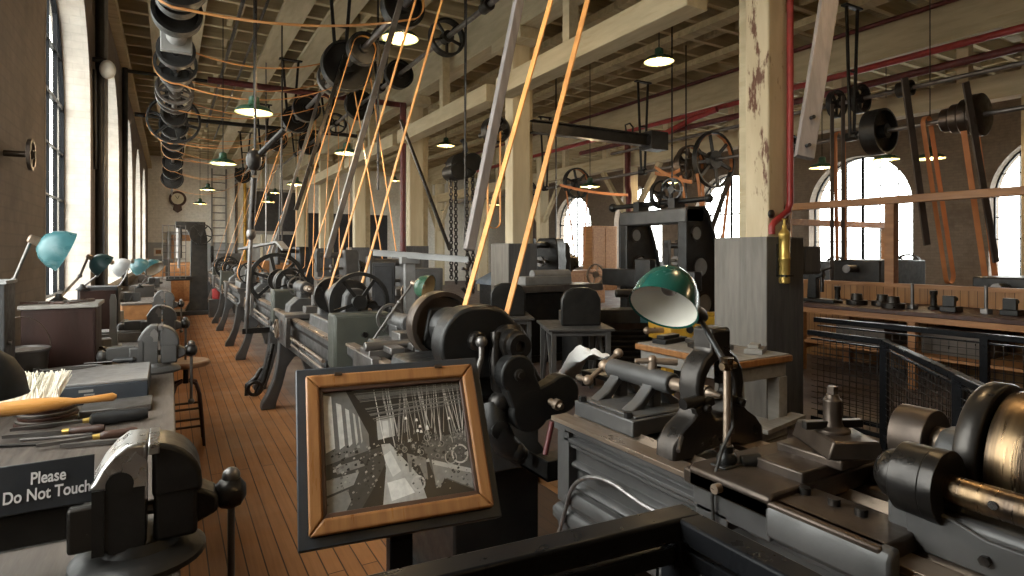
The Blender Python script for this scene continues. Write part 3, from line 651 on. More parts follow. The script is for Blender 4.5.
# ================================================================ the big lathe at the right, its axis along Y
SX = 1.56
NX, NZ = 1.47, 1.105                                    # spindle axis
L1 = T('lathe', 'large grey lathe at the lower right with the green lamp and shiny cone pulley', 'lathe', (1.40, 1.0, 0))
def lx(mb, name, mat, bevel=0, parent=None, **k):
    o = mb.build(name, mat, parent or L1, bevel, **k)
    if parent is None or parent == L1: o.location = -L1.location
    return o
def along(prof, y0, y1): return lambda mb: mb.prism(prof, (0, (y0 + y1) / 2, 0), (1, 0, 0), (0, 0, 1), y1 - y0)
Y0, Y1 = -.9, 1.80
bed = MB()
along([(1.25, .62), (1.25, .64), (1.236, .645), (1.236, .67), (1.246, .69), (1.262, .695), (1.255, .706), (1.262, .718), (1.277, .725), (1.277, .770), (1.256, .776), (1.249, .786), (1.256, .795), (1.27, .80), (1.27, .845), (1.246, .85), (1.246, .862), (1.238, .868), (1.238, .88), (1.257, .885), (1.257, .905), (1.224, .912), (1.222, .932), (1.63, .932), (1.63, .62)], Y0, 1.76)(bed)
bed.box(1.238, 1.64, 1.73, Y1, .64, .905).box(1.222, 1.64, 1.73, Y1, .905, .932)
lx(bed, 'bed', 'machine_grey', .002)
for a, b in ((.87, 1.10),): lx(MB().box(1.186, 1.222, a, b, .885, .946).box(1.186, 1.255, .99, 1.09, .86, .90), 'saddle_clamp', 'machine_grey', .004)
for nm, pr in (('front_way', [(1.215, .932), (1.215, .948), (1.285, .948), (1.29, .932)]), ('front_way', [(1.315, .932), (1.335, .955), (1.355, .932)]), ('rear_way', [(1.46, .932), (1.48, .955), (1.50, .932)]), ('rear_way', [(1.535, .932), (1.535, .948), (1.635, .948), (1.635, .932)])):
    m = MB(); along(pr, Y0, Y1 + .01)(m); lx(m, nm, 'steel_worn', .002)
leg = MB()                                              # cast end leg with an arch and a spreading foot
leg.loft([[(x0, y0, z), (x1, y0, z), (x1, y1, z), (x0, y1, z)] for x0, x1, y0, y1, z in ((1.25, 1.62, 1.50, 1.82, .62), (1.235, 1.64, 1.50, 1.835, .60), (1.235, 1.64, 1.52, 1.835, .57), (1.25, 1.62, 1.60, 1.82, .55), (1.25, 1.62, 1.64, 1.80, .44), (1.235, 1.63, 1.645, 1.82, .25), (1.20, 1.66, 1.64, 1.87, .08), (1.17, 1.69, 1.62, 1.90, .06), (1.17, 1.69, 1.62, 1.90, 0))])
lx(leg, 'leg', 'machine_grey', .008)
lw = MB().loft([[(x0, y0, z), (x1, y0, z), (x1, y1, z), (x0, y1, z)] for x0, x1, y0, y1, z in ((1.25, 1.62, -.75, -.1, .62), (1.25, 1.62, -.7, -.2, .4), (1.2, 1.66, -.75, -.1, 0))]); lx(lw, 'leg', 'machine_grey', .008)
m = MB(); along([(1.24, .585), (1.24, .62), (1.62, .62), (1.62, .585)], Y0, 1.5)(m); lx(m, 'lower_rail', 'machine_grey', .006)
# tailstock
ts = MB()
ts.box(1.30, 1.60, 1.46, 1.78, .945, 1.0)
ts.loft([[(NX - w, y0, z), (NX + w, y0, z), (NX + w, y1, z), (NX - w, y1, z)] for w, y0, y1, z in ((.15, 1.47, 1.77, 1.0), (.145, 1.475, 1.765, 1.008), (.11, 1.50, 1.74, 1.012))])
lx(ts, 'tailstock_base', 'machine_grey', .008)
tb = MB().cyl((NX, 1.45, NZ), (NX, 1.77, NZ), .036, None, 28)
for yc, lean in ((1.72, .02), (1.545, -.0)):           # two curved webs carrying the barrel
    for s in (-1, 1):
        tb.prism([(s * .028, 1.10), (s * .034, 1.08), (s * .075, 1.04), (s * .13, 1.008), (s * .13, .998), (s * .075, .998), (s * .045, 1.03), (s * .005, 1.075)], (NX, yc, 0), (1, 0, 0), (0, 0, 1), .05)
    tb.box(NX - .02, NX + .02, yc - .02, yc + .02, 1.0, 1.09)
tbo = lx(tb, 'tailstock_body', 'machine_grey', .006)
sp_ = MB().cyl((NX, 1.30, NZ), (NX, 1.46, NZ), .022, None, 24).cyl((NX, 1.25, NZ), (NX, 1.30, NZ), .006, .018, 20); lx(sp_, 'tailstock_spindle', 'steel_worn')
cl = MB().cyl((NX, 1.55, NZ + .02), (NX, 1.55, NZ + .06), .016, None, 16).sph((NX, 1.55, NZ + .065), .017, 14).cyl((NX + .0, 1.55, NZ + .062), (NX + .07, 1.50, NZ + .058), .011, .013, 12).cyl((NX, 1.55, NZ + .062), (NX - .05, 1.585, NZ + .06), .012, .008, 12); lx(cl, 'clamp_lever', 'steel_worn', .002)
hw = MB().cyl((NX, 1.77, NZ), (NX, 1.83, NZ), .02, .016, 18).cyl((NX - .075, 1.815, NZ - .045), (NX + .065, 1.815, NZ + .04), .009, .011, 12).sph((NX - .08, 1.815, NZ - .048), .021, 16).sph((NX + .07, 1.815, NZ + .043), .019, 16).sph((NX, 1.815, NZ), .024, 16).cyl((NX - .08, 1.81, NZ - .048), (NX - .08, 1.88, NZ - .048), .008, .012, 12); lx(hw, 'crank_handle', 'steel_worn')
for y in (1.50, 1.75): lx(MB().cyl((1.315, y, 1.0), (1.315, y, 1.02), .014, None, 6), 'clamp_nut', 'iron_dark')
# steady rest
SY = 1.27
outer = [(.20, -.165), (.195, -.115), (.165, -.08), (.125, -.055), (.105, -.035), (.10, .0), (.106, .04), (.097, .085), (.07, .125), (.040, .145), (.040, .215), (-.040, .215), (-.040, .145), (-.07, .125), (-.097, .085), (-.106, .04), (-.10, .0), (-.105, -.035), (-.125, -.055), (-.165, -.08), (-.195, -.115), (-.20, -.165), (-.12, -.165), (-.07, -.15), (.07, -.15), (.12, -.165)]
n = len(outer)
inner = []
for px_, pz_ in outer:
    a = math.atan2(pz_ - .0, px_); inner.append((a, ))
angs = [(.17, -.165)]
def hole(a):   # waisted opening: round above, narrower below
    r = .072; x, z = r * math.cos(a), r * math.sin(a) * 1.25 + .025
    if z < -.01: x *= .72
    return (x, z)
inner = [hole(math.atan2(p[1] - .02, p[0])) for p in outer]
sr = MB().ringp(outer, inner, (NX - .02, SY, NZ), (1, 0, 0), (0, 0, 1), .078)
lx(sr, 'steady_rest', 'iron_gear', .009)
for a in (math.radians(90), math.radians(200), math.radians(-20)):
    c, s = math.cos(a), math.sin(a); jw = MB().bar((NX - .02 + c * .115, SY - .03, NZ + .01 + s * .115), (NX - .02 + c * .035, SY - .03, NZ + .01 + s * .035), .024, .024, (0, 1, 0)); jw.cyl((NX - .02 + c * .08, SY - .06, NZ + .01 + s * .08), (NX - .02 + c * .08, SY - .02, NZ + .01 + s * .08), .012, None, 8)
    lx(jw, 'rest_jaw', 'iron_gear', .003)
lx(MB().cyl((NX - .175, SY - .03, NZ + .0), (NX - .10, SY - .03, NZ + .005), .017, .017, 14), 'jaw_screw', 'iron_gear')
lx(MB().cyl((NX - .19, SY - .04, NZ - .09), (NX - .245, SY - .08, NZ - .11), .007, .006, 8), 'clamp_pin', 'steel_dull')
lx(MB().box(NX - .0, NX + .035, SY - .041, SY - .037, NZ - .115, NZ - .098), 'maker_plate', 'steel_dull')
# carriage with its wings, cross slide and tool post
ca = MB().prism([(1.17, .945), (1.17, .99), (1.185, 1.0), (1.66, 1.0), (1.66, .945)], (0, .98, 0), (1, 0, 0), (0, 0, 1), .24)
ca.box(1.17, 1.34, .62, 1.12, .945, .985).box(1.58, 1.66, .66, 1.12, .945, .99)
lx(ca, 'saddle', 'iron_brown', .006)
lx(MB().prism([(1.165, .905), (1.165, .965), (1.178, .985), (1.205, .985), (1.205, .905)], (0, .735, 0), (1, 0, 0), (0, 0, 1), .27), 'apron', 'machine_grey', .008)
lx(MB().prism([(1.30, .985), (1.30, 1.025), (1.62, 1.025), (1.62, .985)], (0, .93, 0), (1, 0, 0), (0, 0, 1), .13), 'cross_slide', 'iron_brown', .005)
cr = MB().box(1.40, 1.58, .83, 1.01, 1.02, 1.045).prism([(-.07, 0), (.07, 0), (.055, .045), (-.055, .045)], (1.49, .90, 1.045), (.85, -.53, 0), (0, 0, 1), .20)
lx(cr, 'compound_rest', 'iron_brown', .005)
tp = MB().lathe((1.475, .90, 1.085), (0, 0, 1), [(.042, 0), (.042, .012), (.026, .018), (.022, .03), (.022, .085), (.017, .09), (.014, .10)], 20).box(1.465, 1.485, .89, .91, 1.18, 1.205)
tpo = lx(tp, 'tool_post', 'iron_brown', .002)
lx(MB().bar((1.40, .93, 1.108), (1.55, .87, 1.108), .02, .02), 'tool_holder', 'iron_gear', .002)
lx(MB().cyl((1.17, 1.0, .97), (1.15, 1.0, .97), .012, None, 12), 'lock_screw', 'steel_worn')
hd = MB().cyl((1.57, .76, 1.03), (1.63, .74, 1.06), .007, .007, 10).sph((1.635, .738, 1.064), .015, 14); lx(hd, 'cross_handle', 'steel_worn')
for y in (.72, .78, .85): lx(MB().cyl((1.285, y, .985), (1.285, y, 1.0), .013, None, 14), 'saddle_bolt', 'iron_gear')
# headstock
HS = MB().prism([(1.305, .955), (1.305, 1.035), (1.325, 1.04), (1.36, 1.03), (1.60, 1.03), (1.66, .99), (1.66, .955)], (0, -.12, 0), (1, 0, 0), (0, 0, 1), 1.60)
HS.prism([(-.10, .98), (-.085, 1.06), (-.06, 1.12), (-.03, 1.145), (.03, 1.145), (.06, 1.12), (.09, 1.06), (.12, .98)], (SX, .655, 0), (1, 0, 0), (0, 0, 1), .05)
hso = lx(HS, 'headstock', 'machine_grey', .01)
lx(MB().prism([(-.2, .955), (.60, .955), (.635, .985), (.64, 1.03), (.62, 1.045), (.56, 1.04), (.50, 1.02), (-.2, 1.02)], (1.300, 0, 0), (0, 1, 0), (0, 0, 1), .012), 'front_plate', 'machine_grey', .003)
lx(MB().cyl((1.284, .50, .985), (1.295, .50, .985), .010, None, 6), 'plate_bolt', 'iron_gear')
lx(MB().lathe((SX, .70, NZ), (0, 1, 0), [(.055, 0), (.072, .0), (.072, .075), (.066, .075), (.064, .02), (.04, .018), (.035, .05), (.02, .052)], 32), 'faceplate', 'iron_brown', .002)
lx(MB().cyl((SX, -.9, NZ), (SX, .73, NZ), .035, None, 24), 'spindle', 'steel_worn')
gc = MB().lathe((SX, .56, NZ), (0, 1, 0), [(.10, .0), (.156, .0), (.160, .006), (.160, .034), (.152, .046), (.10, .05)], 48); lx(gc, 'gear_guard', 'iron_gear', .003)
for k, (r, a, b) in enumerate(((.148, .465, .556), (.130, .37, .460), (.110, .275, .365), (.090, .18, .27))):
    lx(MB().lathe((SX, a, NZ), (0, 1, 0), [(r * .5, 0), (r - .012, 0), (r - .003, .004), (r, .012), (r + .0015, (b - a) / 2), (r, b - a - .012), (r - .003, b - a - .004), (r - .012, b - a), (r * .5, b - a)], 48), 'cone_step', 'brass_worn')
BX, BZ = 1.325, 1.085
lx(MB().cyl((BX, -.6, BZ), (BX, .585, BZ), .0285, None, 28), 'quill_shaft', 'brass_worn')
lx(MB().lathe((BX, .48, BZ + .002), (0, -1, 0), [(.001, 0), (.006, 0), (.006, .03)], 12).cyl((BX - .029, .49, BZ + .004), (BX - .031, .49, BZ + .004), .008, None, 14), 'shaft_screw', 'steel_bright')
pr = []                                                 # pinion with cut teeth
g = MB(); g.cyl((BX, .572, BZ), (BX, .598, BZ), .073, .073, 36); g.cyl((BX, .598, BZ), (BX, .655, BZ), .072, .070, 36); lx(g, 'back_gear', 'iron_gear', .0015)
lx(MB().lathe((BX - .005, .652, BZ), (0, 1, 0), [(.052, 0), (.053, .012), (.047, .03), (.032, .045), (.012, .051), (.001, .052)], 32), 'end_cap', 'iron_gear')
# conduit clipped to the end leg
cd = MB(); P = [pt(558, 540, X=1.225), pt(566, 512, X=1.23), pt(574, 487, X=1.235), pt(590, 477, X=1.236), pt(612, 482, X=1.236), pt(643, 503, X=1.236), pt(670, 518, X=1.236), pt(700, 540, X=1.236)]
P = [p + V((-.006, 0, 0)) for p in P]
cd.tube(smooth_path(P), .0075, 8); tag(cd.build('cable_conduit', 'conduit'), 'grey flexible cable conduit curving up the end leg of the near lathe', 'conduit')
# ---------------------------------------------------------------- work lamp with green reflector, standing on the near lathe
lb = V((1.25, 1.045, .995))
GL = T('work_lamp', 'green reflector work lamp on a steel post standing on the near lathe', 'lamp', lb)
knee = pt(727, 366, t=1.56) - lb; head = pt(665, 302, t=1.60) - lb; el = pt(698, 315, t=1.67) - lb
MB().sph((.0, 0, .018), .026, 20).box(-.04, .055, -.03, .02, -.002, .01).cyl((.03, -.02, .012), (.07, -.05, .02), .016, None, 14).cyl((0, 0, .02), (0, 0, .055), .017, None, 18).build('base', 'iron_dark', GL, .003)
MB().cyl((0, 0, .05), knee - V((0, 0, .0)), .0095, None, 14).build('post', 'steel_worn', GL)
MB().sph(knee, .016, 14).cyl(knee - V((.02, 0, 0)), knee + V((.03, 0, 0)), .010, None, 12).cyl(knee + V((0, 0, .0)), knee + V((0, 0, .022)), .014, .018, 14).build('joint', 'brass_worn', GL)
MB().cyl(knee, el, .008, None, 12).build('arm', 'rubber_black', GL)
aim = V((-.60, -.25, -.74)).normalized(); r = .093
MB().lathe(el, (head - el).normalized(), [(.012, -.03), (.024, -.01), (.026, .03), (.022, .05)], 20).sph(head - aim * .066 + V((.03, 0, .01)), .018, 12).build('socket', 'rubber_black', GL)
prof = [(.018, -.105), (.04, -.098), (.068, -.07), (.086, -.03), (r, .02), (r + .002, .021), (r - .0025, .018), (.083, -.03), (.065, -.068), (.038, -.095), (.016, -.101)]
sh = MB().lathe(head, aim, prof, 40, True).build('lamp_shade', 'green_enamel', GL)
MB().lathe(head, aim, [(r - .003, .0175), (.0825, -.0295), (.0645, -.067), (.0375, -.094), (.010, -.1), (.010, -.099), (.037, -.093), (.064, -.066), (.082, -.029), (r - .0035, .0175)], 40, True).build('reflector', 'lamp_white', sh)
MB().lathe(head, aim, [(.018, -.095), (.03, -.09), (.034, -.06), (.028, -.058), (.014, -.085)], 20, True).build('bulb_holder', 'rubber_black', sh)
MB().sph(head - aim * .05, .024, 16).build('bulb', 'steel_dull', sh)
MB().tube([el, knee + V((.012, 0, -.03)), knee + V((.016, 0, -.10)), V((.01, -.01, .10)), V((-.03, -.01, .05)), V((-.065, -.02, .0)), V((-.078, -.02, -.06)), V((-.072, -.02, -.14)), V((-.07, -.03, -.30))], .0045, 8).build('cord', 'cord_black', GL)
# ---------------------------------------------------------------- rails in front
def railing(name, label, pts, posts, gap, z=1.07, mesh_side=None, seg_lab=None, rw=.055, hor=False, rh=.042):
    t = T(name, label, 'railing', (pts[0][0], pts[0][1], 0)); o = V((pts[0][0], pts[0][1], 0)); dz_ = 0
    for a, b in zip(pts, pts[1:]):
        a, b = V((a[0], a[1], 0)) - o, V((b[0], b[1], 0)) - o; d = (b - a).normalized(); L = (b - a).length
        zz_ = z - rh / 2 - dz_; dz_ += .0012
        MB().bar(a + V((0, 0, zz_)) - d * rw / 2, b + V((0, 0, zz_)) + d * rw / 2, rw, rh).build('top_rail', 'rail_black', t, .006)
        MB().bar(a + V((0, 0, z - rh - .03)), b + V((0, 0, z - rh - .03)), .028, .03 if not hor else .012).build('upper_frame', 'rail_black', t, .003)
        MB().bar(a + V((0, 0, .10)), b + V((0, 0, .10)), .03, .04).build('lower_frame', 'rail_black', t, .003)
        m = MB(); k = 0
        n = int(L / gap)
        for k in range(1, n): m.cyl(a + d * (L * k / n) + V((0, 0, .11)), a + d * (L * k / n) + V((0, 0, z - .08)), .0028, None, 5)
        if hor:
            zz = .18
            while zz < z - .1: m.cyl(a + V((0, 0, zz)), b + V((0, 0, zz)), .003, None, 5); zz += .05
        m.build('wire_mesh', 'iron_gear' if hor else 'rail_black', t)
    for p in posts:
        q = V((p[0], p[1], 0)) - o; MB().box(q.x - .026, q.x + .026, q.y - .026, q.y + .026, 0, z - .02).box(q.x - .05, q.x + .05, q.y - .05, q.y + .05, 0, .01).build('post', 'rail_black', t, .003)
    return t
railing('guard_railing', 'black guard railing with corner in the lower middle before the lathe', [(.07, .86), (.82, .79), (.81, -.6)], [(.07, .86), (.82, .79), (.81, -.6)], .052)
railing('guard_railing', 'black wire mesh railing with a slanting section right of the clad column', [(4.87, 3.16), (4.85, 2.54), (3.86, 1.62), (2.6, .45)], [(4.85, 2.54), (3.86, 1.62), (2.6, .45)], .055, z=.865, hor=True)
railing('guard_railing', 'black railing further right, before the wooden bench', [(5.10, 3.25), (5.16, 2.0), (5.2, -.4)], [(5.16, 2.0), (5.2, -.4)], .055, z=.955, hor=True)
# ---------------------------------------------------------------- framed old photograph on a stand
ea = T('photo_stand', 'old black and white photograph in a wooden frame on a dark tilted stand', 'display stand', (.525, 1.50, 0), math.radians(-8.5))
MB().box(-.03, .03, -.03, .03, 0, .80).bar((0, 0, .78), (0, -.01, .86), .06, .05).build('post', 'rail_black', ea, .004)
MB().box(-.22, .22, -.16, .16, 0, .02).build('foot', 'rail_black', ea, .004)
tilt = bpy.data.objects.new('panel', None)
Mt = Matrix.Translation((.004, -.078, .84)) @ Matrix.Rotation(math.radians(-30), 4, 'X') @ Matrix.Diagonal((1, 1, 1.085, 1))
def tilted(mb, name, mat, parent, bevel=0):
    o = mb.build(name, mat, parent, bevel); return o
def sub(o, par):
    o.parent = par
bd = MB().box(-.258, .258, .0, .045, 0, .415).build('backing_board', 'frame_paint', ea, .003); bd.matrix_local = Mt
def fr_bar(w, inset, y0, y1, W, Hh):
    mb = MB()
    x0, x1, z0, z1 = -W / 2, W / 2, .2075 - Hh / 2, .2075 + Hh / 2
    for a, b, c, d in (((x0, z0), (x1, z0), (x1 - w, z0 + w), (x0 + w, z0 + w)), ((x1, z0), (x1, z1), (x1 - w, z1 - w), (x1 - w, z0 + w)), ((x1, z1), (x0, z1), (x0 + w, z1 - w), (x1 - w, z1 - w)), ((x0, z1), (x0, z0), (x0 + w, z0 + w), (x0 + w, z1 - w))):
        vs = [(p[0], y, p[1]) for y in (y0, y1) for p in (a, b, c, d)]
        mb.add(vs, [(0, 1, 2, 3), (7, 6, 5, 4), (0, 4, 5, 1), (1, 5, 6, 2), (2, 6, 7, 3), (3, 7, 4, 0)])
    return mb
f1 = fr_bar(.034, 0, -.022, 0, .468, .368); f1o = f1.build('wooden_frame', 'oak', bd, .006, seg=3)
fr_bar(.012, 0, -.014, -.001, .404, .304).build('inner_moulding', 'file_handle', f1o, .002)
for x in (-.16, .12): MB().box(x, x + .02, -.027, -.018, .385, .393).build('frame_clip', 'iron_brown', bd)
# the photograph itself: a flat print, its greys laid down as small flat shapes
def print_mesh():
    W, Hh = .384, .284; v, f, c = [], [], []
    lay = [0]
    def poly(pts, g):
        b = len(v); lay[0] += 1
        for x, y in pts: v.append((-W / 2 + x * W, -.0015 - lay[0] * 4e-6, .2075 - Hh / 2 + (1 - y) * Hh))
        f.append(tuple(range(b, b + len(pts)))); c.append(g)
    rr = random.Random(5)
    poly([(0, 0), (1, 0), (1, 1), (0, 1)], .10)
    poly([(0, 0), (.16, 0), (.30, .40), (.30, .55), (0, .62)], .22)
    for a, b, g in ((.0, .06, .75), (.09, .125, .6), (.15, .175, .55), (.2, .215, .5), (.235, .245, .45)):
        y0 = .02 + a * .9; poly([(a, y0), (b, y0 + .02), (b + .012, .50 - b * .2), (a + .012, .52 - a * .2)], g)
    poly([(.36, .26), (.48, .25), (.48, .44), (.36, .46)], .42); poly([(.40, .30), (.44, .30), (.44, .44), (.40, .45)], .62)
    poly([(.38, .50), (.44, .50), (.62, .80), (.66, 1), (.36, 1), (.40, .70)], .48); poly([(.385, .60), (.44, .56), (.50, .74), (.44, .78)], .68); poly([(.40, .82), (.52, .80), (.58, .93), (.42, .97)], .8)
    poly([(.0, .62), (.28, .54), (.38, .52), (.40, .66), (.30, .86), (.22, 1), (0, 1)], .13)
    poly([(0, .74), (.22, .70), (.18, .80), (0, .86)], .34); poly([(.05, .64), (.24, .6), (.26, .66), (.08, .7)], .27); poly([(.0, .88), (.14, .83), (.16, .92), (.12, 1), (.0, 1)], .28)
    poly([(.66, .52), (1, .46), (1, .98), (.72, .80)], .17); poly([(.72, .68), (1, .80), (1, .84), (.72, .72)], .5); poly([(.72, .72), (1, .84), (1, .97), (.80, .84), (.76, .92), (.73, .92)], .3)
    poly([(.55, .60), (.68, .66), (.68, .84), (.66, .84), (.63, .72), (.58, .68), (.57, .76), (.555, .76)], .26)
    def ring(cx, cy, r0, r1, g, asp=.74, n=18):
        for k in range(n):
            a, b = 2 * PI * k / n, 2 * PI * (k + 1) / n
            poly([(cx + r0 * asp * math.cos(a), cy + r0 * math.sin(a)), (cx + r1 * asp * math.cos(a), cy + r1 * math.sin(a)), (cx + r1 * asp * math.cos(b), cy + r1 * math.sin(b)), (cx + r0 * asp * math.cos(b), cy + r0 * math.sin(b))], g)
    ring(.93, .66, .07, .085, .6); ring(.86, .68, .05, .06, .45); ring(.61, .86, .05, .066, .55)
    for k in range(46):
        x = rr.uniform(.40, .98); d = rr.uniform(-.06, .07); y1 = rr.uniform(.40, .56); g = rr.choice((.3, .38, .5, .62, .75)); w = rr.uniform(.002, .0055)
        poly([(x + d, rr.uniform(0, .1)), (x + d + w, 0), (x + w, y1), (x, y1)], g)
    for k in range(110):
        x = rr.uniform(.02, .98); y = rr.uniform(.48, .70); s = rr.uniform(.006, .02)
        if .37 < x < .47: continue
        poly([(x, y), (x + s, y - s * .5), (x + s * 1.2, y + s), (x, y + s)], rr.choice((.06, .1, .2, .34, .46)))
    for k in range(26):
        y = rr.uniform(0, .3); poly([(.2 + y * .5, y), (1, y * .7), (1, y * .7 + .006), (.2 + y * .5, y + .006)], rr.choice((.05, .16, .22)))
    for k in range(260):
        x = rr.uniform(.0, 1); y = rr.uniform(.5, .95); s = rr.uniform(.004, .018)
        if .36 < x < .56 and y > .55: continue
        poly([(x, y), (x + s, y - s * .6), (x + s * 1.3, y + s * .4), (x + s * .3, y + s)], rr.choice((.1, .12, .16, .22, .3, .42)))
    for k in range(40):
        x = rr.uniform(.48, 1); y = rr.uniform(.44, .66); r_ = rr.uniform(.012, .035); ring(x, y, r_ * .75, r_, rr.choice((.14, .2, .3)), n=10)
    for k in range(8):
        x = rr.uniform(.45, .95); y = rr.uniform(.25, .45); s = .012; poly([(x, y), (x + s, y), (x + s * 1.4, y + 2 * s), (x - s * .4, y + 2 * s)], .75)
    me = bpy.data.meshes.new('photograph'); me.from_pydata(v, [], f)
    at = me.color_attributes.new('grey', 'FLOAT_COLOR', 'CORNER'); i = 0
    for p, g in zip(me.polygons, c):
        g = max(.012, min(1, (g - .09) * 1.45))
        for _ in p.loop_indices: at.data[i].color = (g, g, g * .97, 1); i += 1
    return me
m_, nt_m, b_m = newmat('photo_print'); an = nt_m.nodes.new('ShaderNodeVertexColor'); an.layer_name = 'grey'
gcol = mix(nt_m, .5, an.outputs[0], ramp(nt_m, noise(nt_m, coords(nt_m), 60, 6), [(.3, .45), (.7, 1.0)]), 'MULTIPLY'); nt_m.links.new(gcol, b_m.inputs['Base Color']); b_m.inputs['Roughness'].default_value = .35
po = bpy.data.objects.new('photograph', print_mesh()); COL.objects.link(po); po.data.materials.append(m_); po.parent = bd
po['label'] = 'black and white print of a workshop'
# ================================================================ row of belt driven lathes along the aisle
def wheel(mb, c, r, w, ax=(0, 1, 0), spokes=6, rim=.025, hub=.05, n=36):
    """spoked wheel centred at c"""
    c = V(c); a, b, k = frame_of(ax)
    mb.lathe(c - k * w / 2, k, [(r - rim, 0), (r, 0), (r * 1.008, w / 2), (r, w), (r - rim, w), (r - rim, w / 2)], n, True)
    mb.lathe(c - k * w * .6, k, [(.001, 0), (hub, 0), (hub, w * 1.2), (.001, w * 1.2)], 18)
    for i in range(spokes):
        t = 2 * PI * i / spokes + .3; d = a * math.cos(t) + b * math.sin(t)
        mb.bar(c + d * hub * .8, c + d * (r - rim * .6), max(.018, r * .11), w * .35, a * -math.sin(t) + b * math.cos(t))
    return mb
LEG = [(-.20, .78), (-.20, .62), (-.215, .45), (-.25, .28), (-.31, .14), (-.36, .06), (-.37, 0), (-.24, 0), (-.225, .07), (-.17, .24), (-.13, .40), (-.06, .50), (.06, .50), (.13, .40), (.17, .24), (.225, .07), (.24, 0), (.37, 0), (.36, .06), (.31, .14), (.25, .28), (.215, .45), (.20, .62), (.20, .78)]
def far_lathe(label, X, Y0, L, wr=.20, fr=.0, box=True, mat='machine_grey', leg2='machine_grey', pale=None):
    t = T('lathe', label, 'lathe', (X, Y0, 0)); sz = 1.20
    MB().prism([(-.20, .66), (-.20, .70), (-.17, .73), (-.17, .86), (-.205, .90), (-.205, .95), (.205, .95), (.205, .90), (.17, .86), (.17, .73), (.20, .70), (.20, .66)], (0, L / 2, 0), (1, 0, 0), (0, 0, 1), L).build('bed', mat, t, .006)
    for s in (-1, 1): MB().prism([(s * .19 - .03, .95), (s * .19 - .03, .965), (s * .19, .972), (s * .19 + .03, .965), (s * .19 + .03, .95)], (-.0, L / 2, 0), (1, 0, 0), (0, 0, 1), L + .02).build('way', 'steel_worn', t)
    for y in (.28, L - .22): MB().prism(LEG, (0, y, 0), (1, 0, 0), (0, 0, 1), .14).box(-.10, .10, y - .05, y + .05, .5, .66).build('leg', leg2, t, .01)
    MB().prism([(-.16, .95), (-.15, 1.05), (.15, 1.05), (.16, .95)], (0, .52, 0), (1, 0, 0), (0, 0, 1), .86).prism([(-.10, 1.0), (-.075, sz + .04), (-.04, sz + .09), (.04, sz + .09), (.075, sz + .04), (.10, 1.0)], (0, .16, 0), (1, 0, 0), (0, 0, 1), .12).prism([(-.10, 1.0), (-.075, sz + .04), (-.04, sz + .09), (.04, sz + .09), (.075, sz + .04), (.10, 1.0)], (0, .90, 0), (1, 0, 0), (0, 0, 1), .12).build('headstock', mat, t, .012)
    m = MB().cyl((0, .05, sz), (0, 1.05, sz), .035, None, 16)
    for k, r in enumerate((.15, .125, .10, .078)): m.lathe((0, .26 + k * .13, sz), (0, 1, 0), [(.03, 0), (r - .01, 0), (r, .01), (r, .115), (r - .01, .125), (.03, .125)], 28)
    m.build('cone_pulley', pale or 'iron_gear', t)
    w = MB(); wheel(w, (0.0, .04, sz + .0), wr, .045, spokes=5); w.build('gear_wheel', 'iron_dark', t)
    if fr:
        w = MB(); wheel(w, (0, 1.08, sz), fr, .07, spokes=6, rim=.05, hub=.08, n=40); w.build('large_wheel', 'iron_dark', t)
    MB().lathe((0, .82, sz), (0, 1, 0), [(.03, 0), (.14, .0), (.14, .05), (.03, .05)], 32).cyl((.12, .1, sz - .03), (.12, .95, sz - .03), .03, None, 14).build('back_gear', 'iron_gear', t)
    if box: 
        b = MB().box(-.22, .16, -.16, .02, .78, 1.14).build('gear_box', 'machine_green', t, .014); MB().cyl((-.02, -.175, 1.0), (-.02, -.155, 1.0), .02, None, 12).build('latch', 'iron_gear', b); MB().box(-.205, .145, -.166, -.158, .80, 1.12).build('cover', 'machine_green', b, .003)
    yc = 1.05 + (L - 1.3) * .4
    MB().box(-.28, .25, yc - .14, yc + .14, .955, 1.0).box(-.275, -.235, yc - .18, yc + .18, .72, .98).box(-.09, .11, yc - .07, yc + .07, 1.0, 1.06).cyl((.0, yc, 1.06), (0, yc, 1.16), .028, None, 14).build('carriage', 'steel_dull', t, .006)
    h = MB(); wheel(h, (-.31, yc + .1, .86), .085, .018, (1, 0, 0), 4, .012, .018, 20); h.build('handwheel', 'steel_worn', t)
    yt = L - .38
    MB().prism([(-.15, .95), (-.14, 1.03), (-.06, 1.10), (.06, 1.10), (.14, 1.03), (.15, .95)], (0, yt, 0), (1, 0, 0), (0, 0, 1), .26).cyl((0, yt - .20, sz), (0, yt + .20, sz), .06, None, 20).box(-.04, .04, yt - .1, yt + .1, 1.08, sz).build('tailstock', mat, t, .01)
    MB().cyl((0, yt - .36, sz), (0, yt - .2, sz), .03, None, 14).cyl((0, yt - .42, sz), (0, yt - .36, sz), .006, .022, 12).build('spindle', 'steel_worn', t)
    h = MB(); wheel(h, (0, yt + .25, sz), .10, .02, spokes=4, rim=.014, hub=.022, n=24); h.build('tail_wheel', 'steel_dull', t)
    MB().cyl((-.23, .1, .80), (-.23, L - .1, .80), .014, None, 10).cyl((-.23, .1, .745), (-.23, L - .1, .745), .010, None, 10).build('feed_screw', 'steel_worn', t)
    return t
far_lathe('grey lathe behind the photo stand with green gear box and spoked wheel', 1.14, 4.05, 2.45, .21)
far_lathe('grey lathe with large dark spoked wheel and green box, second beyond the photo stand', 1.18, 6.95, 2.6, .17, .34)
far_lathe('grey lathe with pale cone pulley further along the aisle', 1.15, 10.5, 2.7, .19, 0, False, 'machine_grey', 'machine_grey', 'machine_pale')
far_lathe('far grey lathe along the aisle, last but one of the row', 1.15, 14.1, 2.6, .2, .26, True)
far_lathe('farthest grey lathe of the row by the end wall', 1.2, 17.7, 2.8, .2, 0, True)
